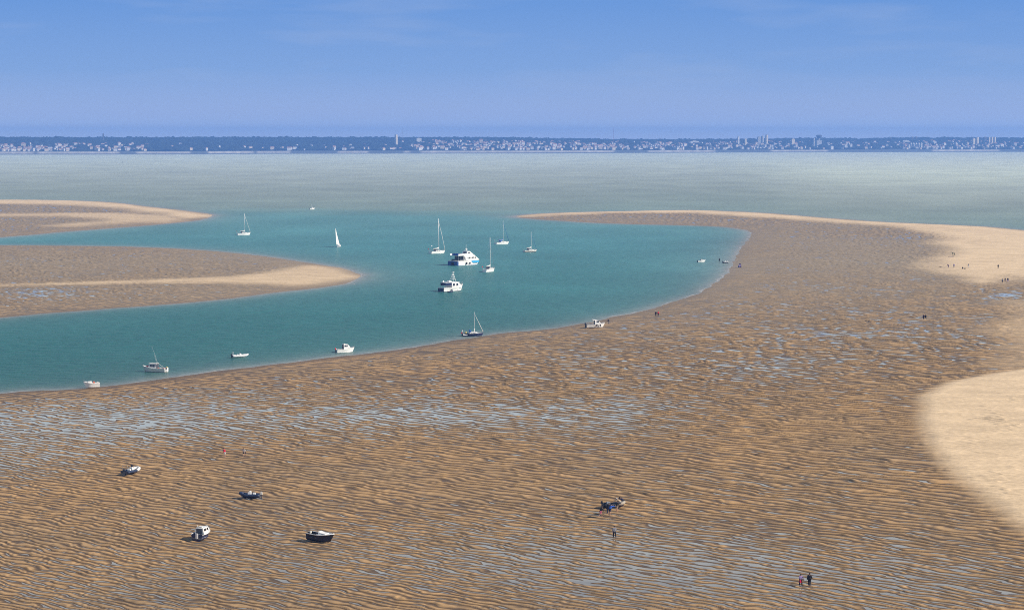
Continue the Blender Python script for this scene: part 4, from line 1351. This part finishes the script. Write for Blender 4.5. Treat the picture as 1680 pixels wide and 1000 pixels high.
rib(394, 586, 22, 4.5, 1.9, "light grey inflatable with black outboard floating off the left shore", GREYR, True, True, True)
rib(216, 776.5, 62, 4.0, 1.8, "stranded inflatable with navy sides and white bow, alone at the far left of the ripples", NAVYR, False, True, True, bowm=WHITE, sink=-0.02)
rib(410, 817, 176, 3.4, 1.7, "stranded navy inflatable with white console and pale outboard, below the red-jacketed walker", NAVYR, False, True, False, enginem=OFFW, sink=-0.02)

# --- white cabin cruiser afloat by the bank
def cuddy(px, py, hd, L, B, label, hm=WHITE, botm=ANTIF, water=True, cab=True, eng=BLACK, cabin_h=1.25, tilt=(0, 0), freeb=0.85, s0=0.42, name="cabin_cruiser", rails=True, sink=0.0, x0=None, x1=None, wheelh=False, wl=0.06):
    loc, rz = place(px, py, hd, water, sink)
    root = thing(name, label, "motorboat", loc, rz, None, tilt)
    ho, e = hull(root, L, B, freeb, 0.3, 0.9, 2.2, 0.35, 0.6, hm, botm, wl)
    deck(root, e, WHITE, s0, 1.0, 0.02, 0, "deck", 0.06)
    deck(root, e, OFFW, 0.0, s0, 0.48, 0.06, "sole")
    gunwale(root, e, 0.045, WHITE)
    if rails: rail(root, e, 0.55, 1.0, 0.35, 0.018)
    if cab:
        a = -0.12 * L if x0 is None else x0; b_ = 0.22 * L if x1 is None else x1
        z0 = freeb - 0.1; z1 = freeb + cabin_h
        k = MB(); k.prof([(a, z0), (b_ + 0.25, z0 + 0.1), (b_ - 0.02 * L, z0 + 0.55 * (z1 - z0)), (b_ - 0.13 * L, z1), (a - 0.05, z1)], B * 0.36, B * 0.29)
        cb = k.build("cabin", WHITE, root, bevel=0.04)
        cabin_windows(cb, B * 0.36, B * 0.29, z0, z1, [(a + 0.12, a + 0.45 * (b_ - a)), (a + 0.52 * (b_ - a), b_ - 0.13 * L)], z0 + 0.5 * (z1 - z0), z0 + 0.85 * (z1 - z0))
        k = MB(); k.box(a - 0.075, a - 0.052, -B * 0.20, B * 0.24, z0 + 0.05, z1 - 0.12); k.build("cabin_door", DSHADE, cb)
        q0, q1 = Vector((b_ - 0.02 * L, 0, z0 + 0.55 * (z1 - z0))), Vector((b_ - 0.13 * L, 0, z1))
        p0 = q0.lerp(q1, 0.12); p1 = q0.lerp(q1, 0.88)
        quad_pane(cb, [(p0.x + .01, B * 0.26, p0.z), (p0.x + .01, -B * 0.26, p0.z), (p1.x + .01, -B * 0.24, p1.z), (p1.x + .01, B * 0.24, p1.z)])
        k = MB(); k.box(a + 0.1, a + 0.5, -0.3, 0.3, z1 + 0.003, z1 + 0.16); k.build("roof_hatch", OFFW, cb)
    if eng is not None:
        outboard(root, -L / 2, freeb - 0.15, eng, 0.95)
    return root, e
r_, e_ = cuddy(566.5, 577.5, 27, 5.5, 2.2, "white cabin cruiser with red-topped outboard floating beside the sandy bank", eng=RED, freeb=0.95, cabin_h=1.35)
r_, e_ = cuddy(1151, 429.8, 20, 4.2, 1.8, "small white open boat with dark outboard near the wading people", cab=True, cabin_h=0.5, freeb=0.75, eng=BLACK, rails=False, name="open_motorboat")
r_, e_ = cuddy(150, 635.8, 196, 3.9, 1.8, "small white cuddy boat stranded at the left end of the waterline", water=False, cab=False, eng=None, freeb=0.95, name="cuddy_boat", sink=-0.22, botm=WHITE)
k = MB(); k.prof([(-0.2, 0.9), (1.3, 1.0), (0.7, 1.35), (-0.1, 1.4)], 0.6, 0.48); cb = k.build("cuddy", WHITE, r_, bevel=0.04)
k = MB(); k.box(-0.75, -0.45, -0.3, 0.3, 0.9, 1.32); k.build("seat", ORANGE, r_)
k = MB(); k.box(-0.25, -0.21, -0.45, 0.45, 1.0, 1.45); k.build("windscreen", GLASS, r_)
k = MB(); k.box(-1.6, -1.35, -0.25, 0.25, 0.7, 1.25); k.build("engine_cover", OFFW, r_)

# --- white pilothouse boat stranded by the waterline, outboard to the left
r_, e_ = cuddy(977, 537.5, 12, 6.0, 2.2, "white pilothouse boat stranded on the waterline beside one standing person", water=False, cab=False, freeb=0.85, name="pilothouse_boat", botm=WHITE, eng=None, sink=-0.2)
outboard(r_, -3.0, 0.7, BLACK, 1.15, 0.3); outboard(r_, -3.0, 0.7, BLACK, 1.15, -0.35)
k = MB(); k.prof([(-0.3, 0.8), (1.9, 0.9), (1.3, 1.5), (0.55, 2.15), (-1.1, 2.45), (-1.0, 2.2), (-0.35, 2.1)], 0.8, 0.62); cb = k.build("pilothouse", WHITE, r_, bevel=0.04)
cabin_windows(cb, 0.8, 0.62, 0.8, 2.45, [(0.15, 0.95)], 1.45, 1.95)
k = MB(); k.box(-0.42, -0.36, -0.55, 0.55, 0.9, 2.1); k.build("cabin_door", DSHADE, cb)
k = MB(); k.tube([(-1.0, 0.6, 0.8), (-1.0, 0.6, 2.3)], 0.05, n=5); k.tube([(-1.0, -0.6, 0.8), (-1.0, -0.6, 2.3)], 0.05, n=5); k.build("roof_post", WHITE, r_)
for x in (0.2, 1.3):
    k = MB(); k.ball((x, -1.15, 0.62), 0.2, sz=2.0); k.build("fender", RUBBER, r_, True)

# --- cabin boat seen from behind, dark hull, lower left
r_, e_ = cuddy(332, 883.5, 73, 3.9, 2.05, "stranded boat with boxy white cabin and dark hull seen from behind", hm=NAVY, botm=BLACK, water=False, freeb=0.72, cabin_h=0.85, eng=None, x0=-1.0, x1=1.1, sink=-0.2, name="cabin_boat", tilt=(0.03, -0.03))
k = MB(); k.tube([(-0.8, 0.4, 1.5), (-0.9, 0.4, 2.0)], 0.03, n=4); k.build("antenna", WHITE, r_)
k = MB(); k.box(-2.11, -1.97, -0.22, 0.12, 0.2, 0.95); k.build("boarding_ladder", WHITE, r_)
k = MB(); k.box(-1.8, -1.4, -0.85, -0.45, 0.4, 0.85); k.build("engine_cover", DSHADE, r_)
r_, e_ = cuddy(527, 888.5, -27, 4.4, 1.85, "stranded black-hulled boat with low white cuddy, bow to the right", hm=BLACK, botm=BLACK, water=False, cab=False, freeb=0.85, eng=None, rails=False, name="black_hulled_boat", s0=0.45, tilt=(0.02, 0.06), sink=-0.2)
k = MB(); k.prof([(-0.2, 0.75), (1.3, 0.85), (0.95, 1.10), (0.25, 1.16), (-0.35, 1.30)], 0.58, 0.46); cb = k.build("cuddy", WHITE, r_, bevel=0.04)
cabin_windows(cb, 0.58, 0.46, 0.75, 1.30, [(0.3, 0.75)], 0.92, 1.03, GREYC)
quad_pane(cb, [(-0.36, -0.44, 1.25), (-0.36, 0.44, 1.25), (-0.27, 0.46, 0.9), (-0.27, -0.46, 0.9)])
k = MB(); k.box(-1.95, -1.8, -0.15, 0.2, 0.75, 1.1); k.build("seat", OFFW, r_)
k = MB(); k.ball((2.1, 0, 1.3), 0.07); k.build("bow_light", WHITE, r_)

# --- grey dinghy in the shallows at the right
r_ = rib(1191, 431.5, 15, 3.0, 1.5, "grey dinghy drawn into the shallows beside the wading person", mat("pale_grey_inflatable", (0.35, 0.37, 0.38), 0.5), True, False, False, name="inflatable_dinghy")
k = MB(); k.box(-0.5, 0.0, -0.3, 0.3, 0.4, 1.1, tx=0.08, ty=0.08); k.box(0.5, 0.9, -0.3, 0.3, 0.4, 1.0, tx=0.08, ty=0.08); k.build("baggage", WHITE, r_)
# --- dark inflatable being carried by people, lower right
r_ = rib(1007, 833.5, 8, 3.5, 1.7, "dark inflatable boat with a crowd of people around it", mat("black_inflatable", (0.012, 0.018, 0.035), 0.6), False, False, False, name="inflatable_boat", bowm=mat("tan_patch", (0.4, 0.35, 0.28), 0.6))
k = MB(); k.box(-1.2, -0.6, -0.4, 0.4, 0.44, 0.9, tx=0.05, ty=0.05); k.build("baggage", GREYC, r_)

# --- channel pole far out
xx, yy = at(200.4, 268.6)
t2 = thing("channel_marker", "thin dark marker pole standing alone in the distant grey water", "pole", (xx, yy, 0))
k = MB(); k.tube([(0, 0, -2), (0, 0, 4.6)], 0.45, n=8); k.build("pole", DSHADE, t2)
k = MB(); k.tube([(0, 0, 4.61), (0, 0, 5.9)], 0.8, n=8, r1=0.1); k.build("topmark", BLACK, t2)
# ------------------------------------------------------------------ people
SKIN = mat("skin", (0.46, 0.27, 0.19), 0.6)
HAIR = mat("dark_hair", (0.03, 0.02, 0.015), 0.7)
def cloth(n, c): return mat("cloth_" + n, c, 0.9)
CL = dict(black=cloth("black", (0.012, 0.012, 0.016)), red=cloth("red", (0.65, 0.01, 0.06)), white=cloth("white", (0.75, 0.73, 0.72)), navy=cloth("navy", (0.015, 0.02, 0.06)),
          blue=cloth("blue", (0.03, 0.10, 0.45)), pink=cloth("pink", (0.62, 0.18, 0.26)), grey=cloth("grey", (0.22, 0.22, 0.25)), green=cloth("green", (0.08, 0.14, 0.09)),
          tan=cloth("tan", (0.42, 0.32, 0.22)), purple=cloth("purple", (0.09, 0.05, 0.13)), lilac=cloth("lilac", (0.28, 0.22, 0.42)))

def rot(v, ax, a):
    return Matrix.Rotation(a, 3, ax) @ v

def skeleton(pose):
    """joints in metres for a 1.75 m figure facing +Y; pose: dict of bend, legl, legr, kneel, kneer, arml, armr, elbow, crouch"""
    g = lambda k, d=0.0: pose.get(k, d)
    J = {}
    J['pelvis'] = Vector((0, 0, 0.95))
    bend = g('bend')
    def up(v):                       # torso points rotate about the pelvis
        return J['pelvis'] + rot(Vector(v) - Vector((0, 0, 0.95)), 'X', -bend)
    J['waist'] = up((0, 0, 1.10)); J['chest'] = up((0, 0.01, 1.32)); J['neck'] = up((0, 0.01, 1.48)); J['head'] = up((0, 0.03, 1.60)); J['crown'] = up((0, 0.02, 1.72))
    J['nose'] = up((0, 0.125, 1.61))
    for s, n in ((-1, 'l'), (1, 'r')):
        sh = up((s * 0.19, 0, 1.42)); J['sh' + n] = sh
        a = g('arm' + n) - bend * 0.15; sp = g('spread' + n, 0.12)
        d = rot(rot(Vector((0, 0, -1)), 'Y', -s * sp), 'X', a)
        J['el' + n] = sh + d * 0.29
        d2 = rot(d, 'X', g('elbow', 0.25))
        J['wr' + n] = J['el' + n] + d2 * 0.25
        J['pm' + n] = J['wr' + n] + d2 * 0.08
        J['hd' + n] = d2
        hp = Vector((s * 0.10, 0, 0.92)); J['hp' + n] = hp
        la = g('leg' + n)
        d = rot(Vector((s * 0.04, 0, -1)).normalized(), 'X', la)
        J['kn' + n] = hp + d * 0.43
        d2 = rot(d, 'X', -g('knee' + n))
        J['an' + n] = J['kn' + n] + d2 * 0.42
        J['to' + n] = J['an' + n] + rot(Vector((0, 0.17, -0.06)), 'X', 0)
    lo = min(J[k].z for k in ('anl', 'anr', 'tol', 'tor')) - 0.03
    if pose.get('lie'):
        for k in J:
            if k[:2] == 'hd': continue
            v = J[k]; J[k] = Vector((v.x, v.z - 0.9, 0.14 - v.y * 0.5))
        lo = 0
    if pose.get('sit'):
        lo = J['pelvis'].z - 0.12
    for k in J:
        if k[:2] != 'hd': J[k] = J[k] - Vector((0, 0, lo))
    return J

def skinned(name, verts, edges, radii, m, parent, root_i=0):
    me = bpy.data.meshes.new(name)
    me.from_pydata([tuple(v) for v in verts], edges, [])
    me.materials.append(m)
    o = bpy.data.objects.new(name, me)
    COL.objects.link(o)
    o.parent = parent
    md = o.modifiers.new("skin", 'SKIN')
    md.use_smooth_shade = True
    sv = me.skin_vertices[0].data
    for i, r in enumerate(radii):
        sv[i].radius = (r, r) if not isinstance(r, tuple) else r
        sv[i].use_root = (i == root_i)
    sb = o.modifiers.new("sub", 'SUBSURF'); sb.levels = 1; sb.render_levels = 1
    return o

def person(px, py, hd, h, pose, top, bottom, label, group=None, sleeves=True, shorts=False, hair=True, water=False, bag=None, cat="person", hat=None, at_xyz=None):
    if at_xyz: loc = at_xyz
    elif water:
        x, y = at(px, py); loc = (x, y, -0.05)
    else:
        loc = ground(px, py)
    root = thing("person", label, cat, loc, math.radians(hd - 90), group)
    h = h * 1.06
    root.scale = (h * 1.08 / 1.75, h * 1.08 / 1.75, h / 1.75)
    J = skeleton(pose)
    names = ['pelvis', 'waist', 'chest', 'neck', 'head', 'crown', 'nose', 'shl', 'ell', 'wrl', 'pml', 'shr', 'elr', 'wrr', 'pmr', 'hpl', 'knl', 'anl', 'tol', 'hpr', 'knr', 'anr', 'tor']
    R = [0.12, 0.115, 0.125, 0.05, 0.085, 0.075, 0.02, 0.055, 0.042, 0.028, (0.035, 0.018), 0.055, 0.042, 0.028, (0.035, 0.018), 0.085, 0.058, 0.038, 0.03, 0.085, 0.058, 0.038, 0.03]
    V = [J[n] for n in names]; ix = {n: i for i, n in enumerate(names)}
    E = [(ix[a], ix[b]) for a, b in (('pelvis', 'waist'), ('waist', 'chest'), ('chest', 'neck'), ('neck', 'head'), ('head', 'crown'), ('head', 'nose'), ('chest', 'shl'), ('shl', 'ell'), ('ell', 'wrl'), ('wrl', 'pml'),
                                     ('chest', 'shr'), ('shr', 'elr'), ('elr', 'wrr'), ('wrr', 'pmr'), ('pelvis', 'hpl'), ('hpl', 'knl'), ('knl', 'anl'), ('anl', 'tol'), ('pelvis', 'hpr'), ('hpr', 'knr'), ('knr', 'anr'), ('anr', 'tor'))]
    for n, s in (('l', -1), ('r', 1)):               # five fingers on each hand
        d = J['hd' + n]; p = J['pm' + n]
        side = Vector((0, 1, 0)) - d * d.y
        side.normalize()
        for q, (off, ln) in enumerate(((-0.028, 0.06), (-0.010, 0.075), (0.010, 0.07), (0.028, 0.055))):
            i0 = len(V)
            V.append(p + d * 0.03 + side * off); V.append(p + d * (0.03 + ln) + side * off + Vector((-s * 0.015, 0, 0)))
            R += [0.009, 0.008]
            E += [(ix['pm' + n], i0), (i0, i0 + 1)]
        i0 = len(V)
        V.append(J['wr' + n] + d * 0.03 + side * 0.035); V.append(J['wr' + n] + d * 0.07 + side * 0.06)
        R += [0.010, 0.009]; E += [(ix['wr' + n], i0), (i0, i0 + 1)]
    body = skinned("body", V, E, R, SKIN, root)
    # jacket or shirt
    vs = [J['pelvis'].lerp(J['waist'], -0.3 if not pose.get('sit') else 0.3), J['waist'], J['chest'], J['neck'].lerp(J['chest'], 0.25), J['shl'], J['ell'], J['wrl'], J['shr'], J['elr'], J['wrr']]
    es = [(0, 1), (1, 2), (2, 3), (2, 4), (4, 5), (2, 7), (7, 8)]
    rs = [0.20, 0.19, 0.20, 0.075, 0.09, 0.075, 0.05, 0.09, 0.075, 0.05]
    if sleeves:
        es += [(5, 6), (8, 9)]
    else:
        vs[5] = J['shl'].lerp(J['ell'], 0.5); vs[8] = J['shr'].lerp(J['elr'], 0.5)
        keep = [0, 1, 2, 3, 4, 5, 7, 8]
        mp = {k: i for i, k in enumerate(keep)}
        es = [(mp[a], mp[b]) for a, b in es]; vs = [vs[k] for k in keep]; rs = [rs[k] for k in keep]
    skinned("jacket" if sleeves else "shirt", vs, es, rs, CL[top], root, 1)
    # trousers or shorts
    f = 1.0
    kl, kr = ('knl', 'knr')
    vs = [J['pelvis'], J['hpl'], J['knl'], J['anl'].lerp(J['knl'], 0.12), J['hpr'], J['knr'], J['anr'].lerp(J['knr'], 0.12)]
    rs = [0.15, 0.115, 0.085, 0.07, 0.115, 0.085, 0.07]
    es = [(0, 1), (1, 2), (2, 3), (0, 4), (4, 5), (5, 6)]
    if shorts:
        vs = [J['pelvis'], J['hpl'], J['hpl'].lerp(J['knl'], 0.85), J['hpr'], J['hpr'].lerp(J['knr'], 0.85)]
        rs = [0.15, 0.115, 0.10, 0.115, 0.10]; es = [(0, 1), (1, 2), (0, 3), (3, 4)]
    skinned("shorts" if shorts else "trousers", vs, es, rs, CL[bottom], root)
    if hair:
        k = MB(); c = J['head'].lerp(J['crown'], 0.45); k.ball((c.x, c.y - 0.015, c.z), 0.108, n=10, sz=1.0); k.build("hair" if hat is None else "hat", HAIR if hat is None else CL[hat], root, True)
    if bag:
        b_, side = bag
        p = J['pmr' if side > 0 else 'pml']
        k = MB(); k.box(p.x - 0.08, p.x + 0.08, p.y - 0.16, p.y + 0.16, p.z - 0.42, p.z - 0.08, tx=0.02, ty=0.03)
        k.tube([(p.x, p.y - 0.1, p.z - 0.1), (p.x, p.y, p.z + 0.01), (p.x, p.y + 0.1, p.z - 0.1)], 0.012, n=5)
        x, y, z = loc
        bo = k.build("bag", CL[b_], None)
        bo.matrix_world = Matrix.Translation(loc) @ Matrix.Rotation(math.radians(hd - 90), 4, 'Z') @ Matrix.Scale(h / 1.75, 4)
        tag(bo, "%s bag carried by the %s" % (b_, label.split(',')[0][:60].lower()), "bag")
    return root, J

STAND = dict(legl=0.06, legr=-0.06, arml=0.1, armr=-0.1)
WALK = dict(legl=0.42, legr=-0.38, kneel=0.25, kneer=0.35, arml=-0.4, armr=0.45, elbow=0.35)
WALK2 = dict(legl=-0.35, legr=0.40, kneel=0.3, kneer=0.15, arml=0.4, armr=-0.3, elbow=0.3, bend=0.1)
BEND = dict(legl=0.1, legr=-0.05, bend=1.0, arml=1.0, armr=1.1, elbow=0.2, kneel=0.15, kneer=0.1)
SLOUCH = dict(legl=0.2, legr=-0.15, bend=0.35, arml=0.6, armr=0.7, elbow=0.5)
REACH = dict(legl=0.2, legr=-0.2, bend=0.4, arml=1.2, armr=1.3, elbow=0.3)
LIE = dict(lie=True, legl=0.0, legr=0.1, kneer=0.3)
SIT = dict(sit=True, legl=1.45, legr=1.4, kneel=0.9, kneer=0.5, arml=-0.3, armr=-0.2, bend=-0.1)

person(369, 750, 190, 1.8, dict(STAND, bend=0.3, legl=0.1), 'red', 'white', "person in a red jacket and white shorts, bare legged, on the ripples", shorts=True)
person(401, 749, 250, 1.72, dict(WALK2, bend=0.45), 'white', 'black', "person in a white top stooping, right of the red-jacketed walker", shorts=True, sleeves=False)
person(985.5, 848, 20, 1.7, dict(WALK, bend=0.35), 'black', 'pink', "stooping person in dark top and pink shorts, left of the inflatable crowd", shorts=True, bag=None)
person(1000.5, 846, 45, 1.78, dict(REACH, bend=0.55), 'blue', 'navy', "person with a blue jacket bending in front of the dark inflatable", sleeves=True, shorts=True)
person(996.5, 843, 30, 1.75, REACH, 'black', 'navy', "person in black between the blue-jacketed one and the inflatable's stern", shorts=False)
person(1012, 839.5, 60, 1.75, dict(REACH, bend=0.5), 'black', 'tan', "person in black leaning over the middle of the dark inflatable", shorts=True)
person(1017, 832.5, 180, 1.75, dict(REACH, bend=0.7), 'tan', 'white', "person in a tan top leaning across the inflatable's bow", shorts=True, hat='white')
person(1022, 829, 200, 1.75, dict(REACH, bend=0.8), 'navy', 'black', "person in navy beyond the bow of the dark inflatable", shorts=False)
person(1008, 882.5, 100, 1.8, dict(WALK, legl=0.15, legr=-0.25), 'grey', 'black', "lone person with dark trousers walking below the inflatable crowd")
person(1313.5, 961, 285, 1.6, dict(SLOUCH, bend=0.12), 'lilac', 'black', "person in lilac top with a red bag, left of the pair walking lower right", bag=('red', 1))
person(1328, 962, 70, 1.78, dict(WALK), 'black', 'black', "taller person all in black with pale bare feet, right of the lower pair")
person(999, 532, 180, 1.75, dict(SLOUCH), 'navy', 'grey', "person standing off the bow of the stranded pilothouse boat")
person(1075.8, 519, 90, 1.75, STAND, 'black', 'black', "person in black, left of the pair standing near the waterline", hat='white')
person(1080, 518.8, 90, 1.68, STAND, 'red', 'black', "person in dark red top beside the one in black near the waterline")
person(1180.3, 429.5, 90, 1.75, STAND, 'black', 'black', "person in black wading between the small white boat and the grey dinghy", water=True)
person(1515.2, 524.2, 60, 1.7, WALK, 'purple', 'black', "person in purple, left of the close pair on the middle right flats")
person(1518.4, 524.4, 60, 1.75, WALK2, 'black', 'black', "person in black, right of the close pair on the middle right flats")
person(1563.3, 418.4, 100, 1.6, STAND, 'green', 'green', "person in green standing behind the long dark beach mat")
person(1566.2, 419, 100, 1.5, STAND, 'tan', 'green', "shorter person in tan behind the long dark beach mat")
person(1543, 438.6, 0, 1.6, LIE, 'black', 'black', "person in black lying on the pale sand, leftmost of the beach group")
person(1556, 439.2, 200, 1.75, dict(SLOUCH, bend=0.5), 'purple', 'purple', "stooping person in purple in the beach group")
person(1565, 439.2, 90, 1.75, STAND, 'lilac', 'grey', "person in lilac standing in the middle of the beach group")
person(1579.3, 440.8, 90, 1.7, SIT, 'black', 'black', "person in black sitting on the sand with legs stretched out")
person(1588.8, 439.4, 100, 1.75, STAND, 'grey', 'white', "person in grey and white, rightmost of the beach group")
person(1637.6, 440.2, 90, 1.75, STAND, 'black', 'black', "lone person in black on the pale sand near the right edge")
person(1644.6, 463.4, 90, 1.85, STAND, 'grey', 'black', "leftmost of the three people walking by the right edge", group=None)
person(1649, 462.2, 90, 1.5, WALK, 'black', 'purple', "shortest and middle one of the three people by the right edge")
person(1653.4, 462.4, 70, 1.75, WALK2, 'black', 'lilac', "rightmost of the three people walking by the right edge")

# things lying on the pale sand
x, y, z = ground(1560, 421)
t2 = thing("beach_mat", "long dark beach mat spread on the pale sand in front of two people", "mat", (x, y, z), 0.15)
k = MB(); k.box(-1.35, 1.35, -0.7, 0.7, 0.0, 0.12); k.build("cloth", CL['purple'], t2, bevel=0.03)
k = MB(); k.tube([(1.2, -0.6, 0.22), (1.2, 0.6, 0.22)], 0.14, n=8); k.build("rolled_end", CL['black'], t2)
x, y, z = ground(1583, 441)
t2 = thing("beach_bag", "small dark bag right of the sitting person", "bag", (x, y, z), 0.3)
k = MB(); k.box(-0.35, 0.35, -0.2, 0.2, 0.0, 0.4, tx=0.06, ty=0.05); k.build("body", CL['black'], t2, bevel=0.03)
k = MB(); k.tube([(-0.2, 0, 0.38), (0, 0, 0.6), (0.2, 0, 0.38)], 0.025, n=5); k.build("handle", CL['black'], t2)
x, y, z = ground(1213.6, 438.6)
t2 = thing("beach_shelter", "small blue beach shelter standing on the sand by the shallows", "shelter", (x, y, z), 0.2)
k = MB()
k.add([(-0.65, -0.6, 0), (0.65, -0.6, 0), (0.65, 0.7, 0), (-0.65, 0.7, 0), (-0.4, -0.3, 1.75), (0.4, -0.3, 1.75), (0.35, 0.2, 1.6), (-0.35, 0.2, 1.6)],
      [(4, 5, 6, 7), (0, 4, 7, 3), (1, 2, 6, 5), (2, 3, 7, 6)])
k.build("canopy", mat("shelter_blue", (0.10, 0.16, 0.5), 0.8), t2)
k = MB(); k.box(-0.38, 0.38, -0.35, -0.3, 0.3, 1.4); k.build("front_panel", CL['lilac'], t2)
# ------------------------------------------------------------------ haze over the estuary
hz = MB()
hz.box(-9000, 9000, -60, 12500, -5, 112)
hm = bpy.data.materials.new("haze")
hm.use_nodes = True
hn = hm.node_tree
hn.nodes.remove(hn.nodes['Principled BSDF'])
pv = hn.nodes.new("ShaderNodeVolumePrincipled")
pv.inputs['Color'].default_value = (0.19, 0.41, 1.0, 1)
pv.inputs['Density'].default_value = 1.0e-4
pv.inputs['Anisotropy'].default_value = 0.0
hn.links.new(pv.outputs[0], hn.nodes['Material Output'].inputs['Volume'])
ho = hz.build("haze", hm)
tag(ho, "blue sea haze over the water", kind="stuff")
